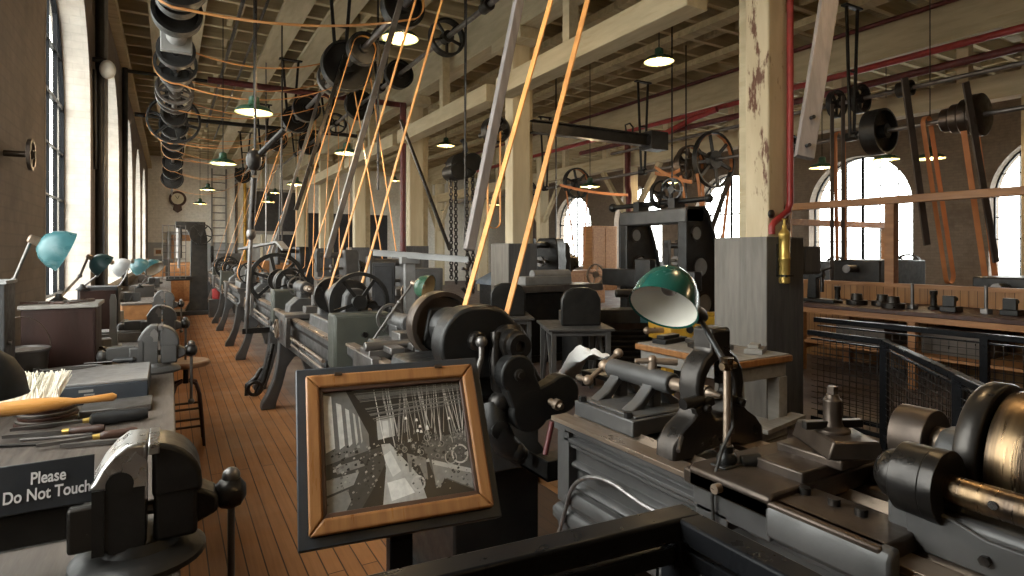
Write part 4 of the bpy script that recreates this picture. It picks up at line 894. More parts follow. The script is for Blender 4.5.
# ---------------------------------------------------------------- black lathe with gear covers behind the photo stand
L2 = T('lathe', 'black lathe with rounded gear covers just behind the photo stand', 'lathe', (1.2, 2.9, 0))
def ly(mb, name, mat, bevel=0, parent=None):
    o = mb.build(name, mat, parent or L2, bevel)
    if parent is None: o.location = -L2.location
    return o
Z2 = 1.18
ly(MB().prism([(.98, .62), (.98, .68), (1.01, .72), (1.01, .86), (.975, .90), (.975, .95), (1.43, .95), (1.43, .90), (1.40, .86), (1.40, .72), (1.43, .68), (1.43, .62)], (0, 2.98, 0), (1, 0, 0), (0, 0, 1), 1.60), 'bed', 'machine_grey', .006)
for s in (1.0, 1.40): ly(MB().box(s - .03, s + .03, 2.2, 3.8, .95, .968), 'way', 'steel_worn', .004)
ly(MB().box(1.02, 1.44, 2.24, 2.75, 0, .66).box(.96, 1.5, 2.2, 2.8, 0, .07), 'leg', 'iron_dark', .012)
ly(MB().box(1.02, 1.40, 3.45, 3.70, 0, .66), 'leg', 'machine_grey', .012)
st2 = circ(.148, 18, PI / 2, 3 * PI / 2, 1.045, Z2 + .005, True) + [(1.12, Z2 - .14), (1.20, Z2 - .11)] + circ(.085, 10, -PI / 2, PI / 2 * .8, 1.205, Z2 - .0, True) + [(1.17, Z2 + .135), (1.11, Z2 + .150)]
ly(MB().prism(st2, (0, 2.145, 0), (1, 0, 0), (0, 0, 1), .11), 'gear_cover', 'iron_dark', .022)
ly(MB().prism([(.90, .95), (.93, 1.06), (1.36, 1.06), (1.42, .95)], (0, 2.45, 0), (1, 0, 0), (0, 0, 1), .62).prism([(1.08, 1.0), (1.13, 1.27), (1.30, 1.27), (1.36, 1.0)], (0, 2.83, 0), (1, 0, 0), (0, 0, 1), .10), 'headstock', 'iron_dark', .014)
ly(MB().lathe((1.185, 2.10, Z2), (0, -1, 0), [(.075, -.02), (.078, .03), (.062, .045), (.060, .09), (.050, .095), (.048, .125), (.022, .125), (.022, .05)], 32), 'spindle_nose', 'iron_gear')
ly(MB().lathe((1.185, 2.005, Z2), (0, -1, 0), [(.040, -.015), (.042, .012), (.028, .014), (.024, 0)], 28), 'nose_ring', 'steel_dull')
m = MB()
for k, r in enumerate((.14, .12, .10)): m.lathe((1.185, 2.24 + k * .15, Z2), (0, 1, 0), [(.03, 0), (r - .01, 0), (r, .012), (r, .135), (r - .01, .145), (.03, .145)], 36)
ly(m, 'cone_pulley', 'iron_dark')
ly(MB().lathe((1.2, 2.76, Z2), (0, 1, 0), [(.03, .03), (.140, .03), (.145, 0), (.168, 0), (.170, .01), (.170, .085), (.165, .095), (.03, .095)], 48), 'face_gear', 'iron_brown')
ly(MB().lathe((1.045, 2.088, Z2 + .02), (0, -1, 0), [(.001, .0), (.038, 0), (.038, .02), (.03, .028), (.001, .03)], 24), 'shaft_boss', 'iron_gear')
ly(MB().tube([(1.05, 2.05, Z2 + .02), (1.045, 2.04, Z2 - .04), (1.025, 2.035, Z2 - .09), (1.01, 2.03, Z2 - .135)], [.012, .011, .012, .016], 10).sph((1.05, 2.05, Z2 + .02), .024, 14), 'lever', 'steel_dull')
yk = MB().tube([(1.125, 2.07, Z2 + .05), (1.11, 2.05, Z2 - .06), (1.12, 2.04, Z2 - .16), (1.15, 2.03, Z2 - .20)], [.020, .026, .03, .028], 12).sph((1.12, 2.03, Z2 - .22), .045, 16)
ly(yk, 'tumbler_bracket', 'iron_gear')
for q, r_, th in (((1.195, 1.076), .083, .05), ((1.250, .935), .092, .055), ((1.395, .985), .083, .05)): pass
tri = MB()
for q, r_ in (((1.165, 1.076), .076), ((1.225, .930), .086), ((1.375, .975), .078)): tri.cyl((q[0], 1.955, q[1]), (q[0], 2.025, q[1]), r_, None, 36)
def hullbar(a, b, ra, rb, k=.9):
    d = V((b[0] - a[0], b[1] - a[1])).normalized(); nn = V((-d.y, d.x))
    return [(a[0] + nn.x * ra * k, a[1] + nn.y * ra * k), (b[0] + nn.x * rb * k, b[1] + nn.y * rb * k), (b[0] - nn.x * rb * k, b[1] - nn.y * rb * k), (a[0] - nn.x * ra * k, a[1] - nn.y * ra * k)]
for a, b in (((1.165, 1.076), (1.225, .930)), ((1.225, .930), (1.375, .975))): tri.prism(hullbar(a, b, .075, .082), (0, 1.99, 0), (1, 0, 0), (0, 0, 1), .069)
ly(tri, 'change_gear_cover', 'iron_dark', .008)
ly(MB().lathe((1.165, 1.957, 1.076), (0, -1, 0), [(.001, 0), (.024, 0), (.022, .012), (.012, .014), (.012, .022), (.001, .022)], 20), 'cover_cap', 'iron_gear')
ly(MB().cyl((1.31, 1.96, .955), (1.325, 1.895, .945), .014, .012, 12).cyl((1.315, 1.93, .952), (1.32, 1.91, .949), .022, None, 14), 'gear_stud', 'steel_worn')
ly(MB().tube([(1.10, 2.05, .95), (1.09, 2.02, .88), (1.13, 2.0, .80), (1.20, 2.0, .74)], [.05, .055, .05, .04], 12).lathe((1.09, 1.98, .87), (0, -1, 0), [(.001, -.05), (.035, -.05), (.035, .01), (.02, .015), (.001, .016)], 18).sph((1.17, 1.985, .77), .04, 14), 'quadrant', 'iron_dark')
ly(MB().box(.94, 1.45, 3.18, 3.36, .96, 1.01).box(1.02, 1.10, 3.05, 3.45, 1.0, 1.035).box(1.16, 1.24, 3.10, 3.40, 1.0, 1.04).box(.93, .99, 3.10, 3.46, .78, .98).cyl((.92, 3.2, 1.03), (1.30, 3.2, 1.03), .025, None, 14).box(1.12, 1.26, 3.2, 3.34, 1.03, 1.09), 'carriage', 'steel_dull', .006)
ly(MB().cyl((1.24, 3.36, 1.12), (1.24, 3.66, 1.12), .05, None, 20).cyl((1.24, 3.26, 1.12), (1.24, 3.36, 1.12), .028, None, 16).cyl((1.24, 3.22, 1.12), (1.24, 3.26, 1.12), .006, .02, 12).box(1.12, 1.36, 3.42, 3.64, .96, 1.02).box(1.19, 1.29, 3.46, 3.6, 1.0, 1.1), 'tailstock', 'machine_grey', .008)
h = MB(); wheel(h, (1.24, 3.71, 1.12), .095, .022, spokes=4, rim=.016, hub=.024); ly(h, 'handwheel', 'steel_dull')
tray = MB().box(1.26, 1.72, 1.90, 2.16, .66, .675).box(1.26, 1.72, 1.90, 1.912, .66, .74).box(1.71, 1.72, 1.9, 2.16, .66, .74).box(1.26, 1.27, 1.9, 2.16, .66, .74); ly(tray, 'chip_tray', 'iron_dark', .003)
# bits around it
bench_lamp('work_lamp', 'cream and green work lamp glowing softly over the black lathe', (1.06, 3.55, .97), pt(399, 302, t=3.75), pt(425, 287, t=3.8), (.62, -.74, -.25), .085, 'lamp_green', 'cream')
tag(MB().box(1.45, 1.74, 1.86, 2.35, .50, .53).build('wooden_plank', 'warm_wood', None, .004), 'worn wooden plank lying under the black gear cover', 'plank')
tag(MB().cyl(pt(545, 455, t=2.25), pt(552, 422, t=2.3), .011, None, 10).build('red_rod', 'dark_red_pipe'), 'short dark red rod leaning behind the tailstock end', 'rod')
cb = T('cardboard_box', 'small brown box on the floor below the grey lathe with green box', 'box', (1.15, 5.3, 0), .2); MB().box(-.14, .14, -.2, .2, 0, .26).build('body', 'grey_wood', cb, .004); MB().box(-.145, .145, -.205, -.002, .26, .268).box(-.145, .145, .002, .205, .26, .268).build('flap', 'grey_wood', cb)
# jaw clamp leaning at the lathe end
ch = T('chain_dog', 'heavy iron clamp with hooked jaws leaning at the bed end by the aisle', 'clamp', (.80, 6.80, 0))
MB().tube([(.0, 0, .04), (.06, .02, .16), (.12, .05, .34), (.17, .07, .55)], [.03, .035, .03, .025], 10).build('arm', 'iron_gear', ch); MB().tube([(-.10, 0, .03), (-.09, .02, .14), (-.01, .04, .20), (.05, .05, .30)], [.022, .028, .028, .02], 10).build('arm', 'iron_gear', ch)
MB().ringp(circ(.085, 18, cx=-.02, cy=.10), circ(.05, 18, cx=-.02, cy=.10), (0, 0, 0), (1, 0, 0), (0, 0, 1), .05).build('hook', 'iron_gear', ch, .01)
rb = T('red_can', 'small bright red can at the foot of a far lathe', 'can', (*pt(218, 303, t=14.2).xy, .42)); MB().lathe((0, 0, 0), (0, 0, 1), [(.11, 0), (.13, .02), (.13, .22), (.1, .25), (.03, .26)], 18).build('body', 'red_pipe', rb); MB().box(-.2, .2, -.2, .2, -.42, -.002).build('stand', 'machine_grey', rb)
# ---------------------------------------------------------------- belts, shafts and pulleys overhead
def loop_pts(c1, r1, c2, r2, sag=0, n=9):
    """closed outline of a belt round two circles in a plane; sag pulls the strands down (second axis)"""
    (x1, z1), (x2, z2) = c1, c2; d = math.hypot(x2 - x1, z2 - z1); a = math.atan2(z2 - z1, x2 - x1); b = math.acos(max(-1, min(1, (r1 - r2) / d)))
    P = []
    for k in range(n + 1):
        w = a + b + (2 * PI - 2 * b) * k / n; P.append((x1 + r1 * math.cos(w), z1 + r1 * math.sin(w)))
    A, B = P[-1], (x2 + r2 * math.cos(a - b), z2 + r2 * math.sin(a - b))
    for k in range(1, 12): f = k / 12; P.append((A[0] + (B[0] - A[0]) * f, A[1] + (B[1] - A[1]) * f - sag * 4 * f * (1 - f)))
    for k in range(n + 1):
        w = a - b + 2 * b * k / n; P.append((x2 + r2 * math.cos(w), z2 + r2 * math.sin(w)))
    A, B = P[-1], P[0]
    for k in range(1, 12): f = k / 12; P.append((A[0] + (B[0] - A[0]) * f, A[1] + (B[1] - A[1]) * f - sag * 4 * f * (1 - f)))
    return P
def belt(label, Y, c1, r1, c2, r2, w=.05, sag=0, mat='leather_belt', group=None, dy=0, shift=0):
    P = loop_pts(c1, r1 + .004, c2, r2 + .004, sag); L2_ = (c2[0] - c1[0]) or 1e-6
    pts = [V((x, Y + dy * (z - c1[1]) / ((c2[1] - c1[1]) or 1), z)) for x, z in P]
    o = MB().ribbon(pts, (0, 1, 0), w, .006, True).build('drive_belt', mat, None, 0, 60)
    return tag(o, label, 'belt', group)
def disc_pulley(mb, c, r, w):
    mb.lathe(V(c) - V((0, w / 2, 0)), (0, 1, 0), [(.03, w * .45), (r * .35, w * .4), (r - .04, w * .45), (r - .03, 0), (r, 0), (r * 1.008, w / 2), (r, w), (r - .03, w), (r - .04, w * .55), (.03, w * .55)], 36)
    return mb.lathe(V(c) - V((0, w * .6, 0)), (0, 1, 0), [(.001, 0), (r * .3, 0), (r * .3, w * 1.2), (.001, w * 1.2)], 18)
def line_shaft(name, label, X, Z, y0, y1, pulleys, r=.035, mat='pulley_black', collars=()):
    t = T(name, label, 'line shaft', (X, y0, Z))
    MB().cyl((0, 0, 0), (0, y1 - y0, 0), r, None, 12).build('shaft', 'steel_dull', t)
    for y, pr, pw, pm in pulleys:
        m = MB()
        if pw > .135 and pr < .36: disc_pulley(m, (0, y - y0, 0), pr, pw)
        else: wheel(m, (0, y - y0, 0), pr, pw, spokes=5 if pr < .3 else 6, rim=.034, hub=max(.07, pr * .32))
        m.build('pulley', pm or mat, t)
    for y, a, b in collars: MB().cyl((0, y - y0, 0), (0, y - y0 + b, 0), a, None, 20).build('collar', 'machine_pale', t)
    return t
def hanger(X, Y, Z, top, label, shaft=None):
    if shaft is not None:            # near hangers tucked behind the pulleys belong to the shaft they carry
        t = bpy.data.objects.new('hanger', None); COL.objects.link(t); t.parent = shaft; t.location = V((X, Y, Z)) - V(shaft.location)
    else: t = T('shaft_hanger', label, 'hanger', (X, Y, Z), 0, 'shaft hangers')
    h_ = top - Z
    MB().bar((-.05, 0, -.02), (-.15, 0, h_), .045, .035).bar((.05, 0, -.02), (.15, 0, h_), .045, .035).box(-.22, .22, -.05, .05, h_ - .03, h_).bar((-.10, 0, h_ * .5), (.10, 0, h_ * .5), .03, .03).build('bracket', 'iron_dark', t, .004)
    MB().cyl((0, -.09, 0), (0, .09, 0), .07, None, 18).build('bearing', 'iron_dark', t)
    return t
PZ = ZC - .38
LS = [(5.75, .24, .16, None), (6.15, .18, .14, None), (6.55, .22, .16, None), (7.8, .2, .14, None), (8.35, .24, .12, None), (8.75, .19, .15, None), (9.55, .24, .05, 'steel_dull'), (9.9, .25, .05, 'steel_dull'), (10.2, .24, .05, 'steel_dull'), (11.4, .2, .15, None), (11.9, .42, .16, None), (12.4, .24, .15, None), (13.9, .23, .15, None), (14.4, .18, .14, None), (15.3, .22, .15, None), (17.5, .24, .15, None), (19.3, .25, .15, None), (21.5, .32, .14, None)]
sh1 = line_shaft('line_shaft', 'long dark line shaft with many pulleys over the left bench', .06, 3.86, 3.2, 27.5, LS, .035, 'pulley_black', [(6.9, .10, .5), (9.0, .11, .35), (13.0, .12, .3)])
for Y in (5.2, 7.5, 9.2, 20.2, 24.0): hanger(.06, Y, 3.86, PZ, '', sh1)
hanger(.06, 12.7, 3.86, PZ, 'dark iron hanger of the shaft over the left bench, the nearer of two in sight'); hanger(.06, 16.4, 3.86, PZ, 'dark iron hanger of the shaft over the left bench, the farther of two in sight')
tag(MB().box(-.09, .21, 7.28, 7.36, 3.70, 3.98).build('drip_plate', 'machine_pale', None, .01), 'pale grey guard plate on the shaft over the left bench', 'plate')
CS_ = [(2.4, .09, .09, None), (4.55, .17, .12, None), (5.9, .22, .14, None), (7.35, .2, .14, None), (8.15, .34, .16, None), (8.8, .26, .10, 'steel_dull'), (10.9, .24, .14, None), (11.9, .26, .16, None), (14.4, .24, .14, None), (18.0, .26, .14, None), (21.5, .26, .14, None)]
sh2 = line_shaft('line_shaft', 'dark countershaft with black pulleys above the row of lathes', 2.1, 4.1, 1.4, 24, CS_)
for Y in (1.8, 5.2): hanger(2.1, Y, 4.1, PZ, '', sh2)
for i, Y in enumerate((8.5, 12.5, 16.6, 20.8)):
    hanger(2.1, Y, 4.1, PZ, 'dark iron hanger of the countershaft above the lathes, %s' % ['nearest in sight', 'second in sight', 'third in sight', 'farthest in sight'][i])
line_shaft('line_shaft', 'dark shaft under the ceiling beside the middle beam', 3.35, 4.55, 6.0, 24, [(7.6, .26, .12, None), (9.6, .24, .14, None), (12.0, .3, .14, None), (14, .24, .12, None), (17, .3, .14, None)])
for i, Y in enumerate((6.4, 10.6, 14.8, 19)):
    hanger(3.35, Y, 4.55, PZ, 'dark iron hanger beside the middle beam, %s from the camera' % ['first', 'second', 'third', 'fourth'][i])
for i, (Y, Xe, r1, sg, w) in enumerate(((5.75, 2.1, .24, .10, .055), (8.35, 2.1, .24, .22, .05), (9.9, 2.1, .24, .16, .05), (11.9, 2.1, .42, .20, .07), (13.9, 2.1, .23, .28, .05), (15.3, 3.35, .22, .3, .05), (17.5, 2.1, .24, .3, .06), (21.5, 2.1, .32, .3, .06))):
    lab = ['nearest orange belt strung across under the ceiling from the left shaft', 'second orange belt crossing the ceiling from the left shaft', 'third orange belt crossing the ceiling from the left shaft', 'orange belt on the largest pulley of the left shaft', 'fifth orange belt crossing from the left shaft, sagging', 'sixth orange belt crossing from the left shaft, reaching furthest right', 'seventh orange belt crossing from the left shaft, far off', 'farthest orange belt crossing from the left shaft, before the end wall'][i]
    belt(lab, Y, (.06, 3.86), r1, (Xe, 4.1 if Xe < 3 else 4.55), .17, w, sg, 'leather_belt', 'belts from the left shaft')
bl_ = [('wide orange belt rising steeply from the black lathe', 2.36, (1.20, Z2), .105, (2.1, 4.1), .085, .042, 0), ('orange belt rising from the grey lathe with the spoked wheel', 4.55, (1.14, 1.2), .11, (1.98, 4.1), .10, .05, .02), ('orange belt rising from the lathe with the large dark spoked wheel', 7.30, (1.24, 1.2), .13, (2.1, 4.1), .14, .05, .02), ('orange belt rising from the lathe with pale cone pulley', 10.9, (1.15, 1.2), .17, (2.1, 4.1), .2, .06, .02), ('orange belt rising from the last but one far lathe', 14.4, (1.15, 1.2), .15, (2.1, 4.1), .2, .06, .02), ('orange belt rising from the farthest lathe', 18.0, (1.2, 1.2), .15, (2.1, 4.1), .2, .06, .02)]
for l, Y, c1, r1, c2, r2, w, sg in bl_: belt(l, Y, c1, r1, c2, r2, w, sg, 'leather_belt', 'belts from the lathes')
# second row behind: belts come straight down between the columns
for i, (px, Y, zb, lean, r, m) in enumerate(((318, 12.0, 1.1, .1, .1, 'leather_belt'), (393, 9.6, 1.1, -.55, .12, 'leather_belt'), (344, 14.0, 1.1, .0, .1, 'leather_belt'), (300, 17.0, 1.2, .1, .12, 'leather_belt'))):
    p = pt(px, 270, Y=Y)
    belt(['orange belt hanging straight down behind the lathe row', 'orange belt slanting to the right behind the spoked wheel', 'orange belt hanging by a far cream column', 'far orange belt hanging near the end wall opening'][i], Y, (p.x, zb), r, (p.x + lean, 4.5), r + .03, .05, 0, m, 'belts behind the lathe row')
b1 = belt('narrow orange belt loop hanging beside the second column', 7.6, (4.10, 2.0), .10, (4.10, 3.35), .10, .05, 0, 'leather_belt')
m = MB(); wheel(m, (0, 0, 0), .2, .18, spokes=5); o = m.cyl((0, -.25, 0), (0, .5, 0), .04, None, 12).build('pulley', 'iron_dark'); o.location = (4.18, 7.7, 3.36); tag(o, 'dark pulley fixed beside the second column', 'pulley')
# ---------------------------------------------------------------- poles, bars, hoist
def pole(label, a, b, w, h, mat, name='shifter_pole'):
    return tag(MB().bar(a, b, w, h, (1, 0, .2)).build(name, mat, None, .004), label, 'pole')
a, b = pt(519, 0, t=3.3), pt(469, 250, t=3.0); pole('long brownish grey shifter pole slanting down beside the two wide orange belts', a + (a - b) * .75, b, .048, .05, 'pole_wood')
a, b = pt(829, 0, t=3.5), pt(804, 158, t=3.35)
pb = tag(MB().bar(b + (a - b) * 2.6, b, .10, .045, (1, -.6, 0)).build('hanging_board', 'pole_wood', None, .004), 'grey board end with bolt holes hanging before the clad column', 'board')
hb = MB()
for f in (.07, .24): q = b.lerp(a, f) - V((.02, .03, 0)); hb.cyl(q + V((.0, .012, 0)), q + V((-.012, -.014, 0)), .011, None, 14)
hb.build('bolt_hole', 'rubber_black', pb)
for l, p0, p1, t0, t1, w, mt in (('grey steel pole slanting to the lathe with the spoked wheel', (401, 0), (327, 258), 5.2, 4.8, .045, 'steel_dull'), ('thin dark pole slanting between the far belts', (345, 55), (296, 210), 8.0, 7.4, .05, 'iron_gear'), ('grey pole leaning beside the far lathe belts', (330, 60), (272, 255), 9.5, 9.0, .045, 'steel_dull'), ('dark pole slanting behind the hoist', (412, 150), (450, 250), 8.2, 8.2, .04, 'iron_gear')):
    a, b = pt(*p0, t=t0), pt(*p1, t=t1); k = 1.3 if a.z < 3.9 else 1.0; pole(l, b + (a - b) * k, b, w, w, mt)
o = T('shifter_bar', 'pale grey channel bar hanging level to the left of the slanting pole', 'bar', pt(420, 254, t=4.3))
a, b = pt(372, 250, t=4.4) - o.location, pt(467, 257, t=4.2) - o.location
MB().bar(a, b, .05, .008).bar(a - V((0, .025, .02)), b - V((0, .025, .02)), .006, .045).build('channel', 'machine_pale', o, .002)
c_ = a.lerp(b, .42); MB().box(c_.x - .04, c_.x + .04, c_.y + .01, c_.y + .05, -o.location.z, c_.z - .02).box(c_.x - .07, c_.x + .07, c_.y - .0, c_.y + .06, c_.z - .08, c_.z - .03).build('upright', 'machine_pale', o, .004)
MB().tube([b + V((0, 0, .03)), b + V((.03, 0, -.03)), b + V((.0, 0, -.09)), b + V((-.04, 0, -.08))], .012, 8).build('hook', 'iron_gear', o)
MB().cyl(b + V((-.01, .02, .05)), b + V((.05, .1, 2.6)), .005, None, 6).build('hanging_rod', 'iron_gear', o)
o = T('shifter_bar', 'white bent sheet bar hanging over the far lathes', 'bar', pt(262, 243, t=8.0))
a, b, c = pt(241, 249, t=8.3) - o.location, pt(279, 242, t=7.8) - o.location, pt(286, 250, t=7.7) - o.location
MB().bar(a, b, .10, .03).bar(b, c, .10, .03).build('sheet', 'machine_pale', o, .003); MB().cyl(b, b + V((.05, 0, 2.4)), .008, None, 6).build('hanging_rod', 'iron_gear', o)
gp = T('standing_pole', 'tall grey jointed rod hanging beside the lathe with the large dark wheel', 'pole', (*pt(245, 330, t=6.6).xy, 0))
g0 = gp.location; q = lambda x, y: pt(x, y, t=6.6) - V(g0)
MB().cyl(q(246, 333), q(251, 236), .026, .022, 10).build('lower_rod', 'steel_dull', gp); MB().sph(q(251, 234), .052, 12, (1, 1, 1.4)).build('joint', 'steel_dull', gp); MB().cyl(q(251, 232), q(254, 178), .034, None, 10).sph(q(254, 160), .085, 12, (1, 1, 1.5)).cyl(q(254, 175), q(255, 150), .03, None, 8).cyl(q(256, 158), q(284, 130), .035, None, 8).cyl(q(255, 150), q(256, -20), .015, None, 6).build('upper_rod', 'iron_gear', gp)
MB().box(-.03, .26, -.03, .03, q(246, 331).z - .03, q(246, 331).z + .03).build('bracket', 'iron_gear', gp)
ho = T('chain_hoist', 'black chain hoist hanging from the middle beam', 'hoist', (4.33, 9.2, 3.02))
ho.scale = (1.25, 1.25, 1.1)
MB().tube([(0, 0, .42), (.05, 0, .36), (.06, 0, .25), (.02, 0, .18)], .035, 10).build('top_hook', 'iron_dark', ho)
MB().cyl((0, -.10, 0), (0, .10, 0), .20, None, 24).cyl((.12, -.14, .06), (.12, .14, .06), .14, None, 20).cyl((-.1, -.16, -.1), (-.1, .16, -.1), .13, None, 20).build('body', 'iron_dark', ho, .01)
def chain(pts, lk=.07):
    m = MB(); pts = [V(p) for p in pts]
    for a, b in zip(pts, pts[1:]):
        L = (b - a).length; n = int(L / (lk * .75)); d = (b - a).normalized(); sx, sy, _ = frame_of(d)
        for k in range(n):
            c = a + d * (k + .5) * L / n; s = sx if k % 2 else sy
            m.tube([c + d * (lk / 2) * math.cos(w) + s * (lk / 3.2) * math.sin(w) for w in [2 * PI * j / 8 for j in range(8)]], .010, 5, True)
    return m
for i, x in enumerate((-.16, -.08, .10, .2)): chain([(x, .02 * i, -.1), (x + .01, .02 * i, -1.75 - .08 * i)]).build('chain', 'iron_gear', ho)
MB().tube([(.1, .03, -1.75), (.16, .03, -1.8), (.16, .03, -1.92), (.08, .03, -1.97), (.03, .03, -1.9)], .03, 8).build('load_hook', 'iron_dark', ho)
for i, (px, y0, y1, t, m) in enumerate(((378, -10, 190, 7.0, 'iron_gear'), (282, 40, 240, 10, 'iron_gear'), (465, 20, 150, 9, 'iron_gear'), (266, 110, 250, 12, 'steel_dull'), (556, 150, 250, 11, 'iron_gear'), (672, 120, 215, 10, 'iron_gear'), (686, 170, 245, 11, 'iron_gear'))):
    a, b = pt(px, y0, t=t), pt(px, y1, t=t); a.z = max(a.z, 5.4)
    tag(MB().cyl(a, (a.x, a.y, b.z), .014, None, 6).build('hanging_rod', m), 'thin dark rod hanging straight down %s' % ['by the big ceiling lamp', 'among the far belts', 'at the hoist beam', 'by the far standing rod', 'before the right windows', 'above the planing machine', 'right of the planing machine'][i], 'rod')
for l, x0, x1, Y, z, r, m in (('dark red pipe running across under the ceiling', .6, 4.4, 12.2, 4.72, .06, 'dark_red_pipe'), ('dark pipe running across the ceiling further back', -.7, 4.4, 16.0, 4.7, .05, 'iron_dark'), ('thin dark pipe across the ceiling near the left shaft', -.7, 4.4, 13.4, 5.0, .035, 'iron_dark')):
    tag(MB().cyl((x0, Y, z), (x1, Y, z), r, None, 12).build('ceiling_pipe', m), l, 'pipe')
tag(MB().tube([(4.30, 12.05, 4.72), (4.30, 12.05, 0)], .065, 12).build('standpipe', 'dark_red_pipe'), 'dark red standpipe beside the third cream column', 'pipe')
for l, y0, y1, X, z, r in (('thin ceiling pipe along the hall left of the first belts', 4, 20, .95, 5.32, .03), ('second thin ceiling pipe along the hall', 4, 22, 1.25, 5.25, .022), ('conduit running along under the joists over the aisle', 5, 20, 3.0, 5.3, .02)):
    tag(MB().cyl((X, y0, z), (X, y1, z), r, None, 8).build('ceiling_pipe', 'iron_gear'), l, 'pipe')
ij = T('jib_beam', 'black steel jib beam reaching to the right from the second column', 'jib', (4.85, 7.75, 3.5))
MB().box(0, 2.75, -.08, .08, -.10, -.085).box(0, 2.75, -.08, .08, .085, .10).box(0, 2.75, -.012, .012, -.09, .09).build('girder', 'iron_dark', ij); MB().box(2.35, 2.75, -.14, .14, -.16, .16).build('trolley', 'iron_dark', ij, .01); MB().tube([(1.9, 0, .1), (1.88, 0, .22), (1.98, 0, .26), (2.05, 0, .2), (2.04, 0, .1)], .015, 8).build('eye', 'iron_dark', ij)
# ---------------------------------------------------------------- pendant lamps
LD = .42
def pendant(px, py, w, label, up=None, shade='lamp_green', E=36, loc=None):
    p = V(loc) if loc else pt(px, py, t=LD * FP / w); r = LD / 2
    t = T('pendant_lamp', label, 'lamp', p, 0, 'lamps under the ceiling')
    sh = MB().lathe((0, 0, 0), (0, 0, 1), [(r, 0), (r * .98, .02), (r * .78, .06), (r * .36, .085), (r * .30, .10), (r * .27, .18), (r * .12, .20), (r * .02, .20), (r * .02, .19), (r * .2, .17), (r * .27, .075), (r * .76, .05), (r * .955, .015), (r * .985, 0)], 32, True).build('lamp_shade', shade, t)
    MB().lathe((0, 0, 0), (0, 0, 1), [(r * .95, .006), (r * .93, .013), (r * .74, .048), (r * .26, .072), (.002, .074), (.002, .0735), (r * .255, .0715), (r * .735, .0475), (r * .92, .012)], 32, True).build('reflector', 'lamp_inner', sh)
    MB().sph((0, 0, .030), .048, 16).build('bulb', 'bulb_glow', t)
    MB().cyl((0, 0, .19), (0, 0, max(.4, ZC - .31 - p.z)), .008, None, 6).build('cord', 'cord_black', t)
    L = bpy.data.lights.new('lamp_light', 'POINT'); L.energy = E; L.color = (1, .72, .40); L.shadow_soft_size = .05
    lo = bpy.data.objects.new('lamp_light', L); COL.objects.link(lo); lo.location = (p.x, p.y, p.z - .05)
pls = [(400, 39, 37, 'largest green pendant lamp near the top behind the orange belts'), (254, 113, 36, 'green pendant lamp over the aisle beside the left shaft'), (223, 164, 25, 'green pendant lamp over the aisle, second along'), (347, 154, 25, 'green pendant lamp between the lathe belts'), (296, 185, 18, 'small green lamp behind the far lathe belts'), (446, 146, 18, 'pendant lamp under the middle beam left of the slanting pole'), (200, 204, 12, 'tiny pendant lamp before the white end wall'), (208, 190, 14, 'pale pendant lamp near the far end of the aisle'), (268, 202, 13, 'small pendant lamp before the dark end opening'), (275, 193, 10, 'tiny pendant lamp among the far rods'), (395, 181, 10, 'small pendant lamp beside the dark red standpipe'), (441, 211, 9, 'tiny pendant lamp far behind the hoist chains'), (495, 205, 12, 'small pendant lamp left of the second column'), (590, 187, 20, 'pendant lamp before the far right windows'), (659, 62, 30, 'bright disc lamp under the ceiling left of the clad column'), (930, 159, 27, 'amber pendant lamp hanging before the right wall pier'), (886, 160, 24, 'pale lamp hanging before the big right window'), (822, 168, 24, 'lamp hanging in front of the right window beside the clad column'), (670, 183, 16, 'pale lamp above the planing machine')]
for a, b, w, l in pls: pendant(a, b, w, l)
for loc, l in (((2.6, 1.5, 3.5), 'pendant lamp hanging over the near lathe'), ((.9, -1.6, 3.5), 'pendant lamp hanging over the aisle behind the viewer'), ((4.9, -.2, 3.6), 'pendant lamp over the walkway behind the near lathe')):
    pendant(0, 0, 1, l, loc=loc, E=34)
# ================================================================ end wall
struct(MB().box(XL, 4.2, YF - .03, YF, 0, 1.95), 'baseboard_far', 'wainscot')
struct(MB().box(4.3, 9.5, YF - .06, YF, .0, 3.4), 'wall_panel_far', 'dark_room')
d = struct(MB().box(-.02, 1.22, YF - .10, YF - .02, 0, 2.35), 'door_1', 'wainscot', .01)
for nm, b, mt in (('door_frame', MB().box(-.10, .03, YF - .14, YF - .02, 0, 2.42).box(1.17, 1.30, YF - .14, YF - .02, 0, 2.42).box(-.10, 1.30, YF - .14, YF - .02, 2.3, 2.42), 'wainscot'), ('door_rail', MB().box(.05, 1.15, YF - .13, YF - .10, 2.02, 2.28).box(.05, 1.15, YF - .13, YF - .10, .78, 1.12).box(.05, .17, YF - .13, YF - .10, 0, 2.1).box(1.03, 1.15, YF - .13, YF - .10, 0, 2.1), 'warm_wood'), ('door_panel', MB().box(.15, 1.05, YF - .115, YF - .10, 1.1, 2.04), 'paper'), ('door_panel', MB().box(.15, 1.05, YF - .115, YF - .10, 0, .8), 'red_pipe')):
    b.build(nm, mt, d, .006)
pf = T('framed_notice', 'small framed picture on the end wall left of the far door', 'picture', (-.42, YF - .05, 1.55)); MB().box(-.22, .22, -.02, .04, -.22, .22).build('frame', 'wainscot', pf, .01); MB().box(-.17, .17, -.03, -.02, -.17, .17).build('print', 'paper', pf); MB().box(-.10, .10, -.034, -.03, -.08, .09).build('picture', 'oak', pf)
ck2 = T('wall_clock', 'round wooden wall clock with pale dial on the white end wall', 'clock', (.28, YF - .12, 3.82))
MB().lathe((0, .10, 0), (0, -1, 0), [(.001, 0), (.30, 0), (.33, .03), (.30, .08), (.24, .09)], 32).prism([(-.14, -.28), (.14, -.28), (.17, -.48), (0, -.60), (-.17, -.48)], (0, .06, 0), (1, 0, 0), (0, 0, 1), .10).build('case', 'red_wood', ck2)
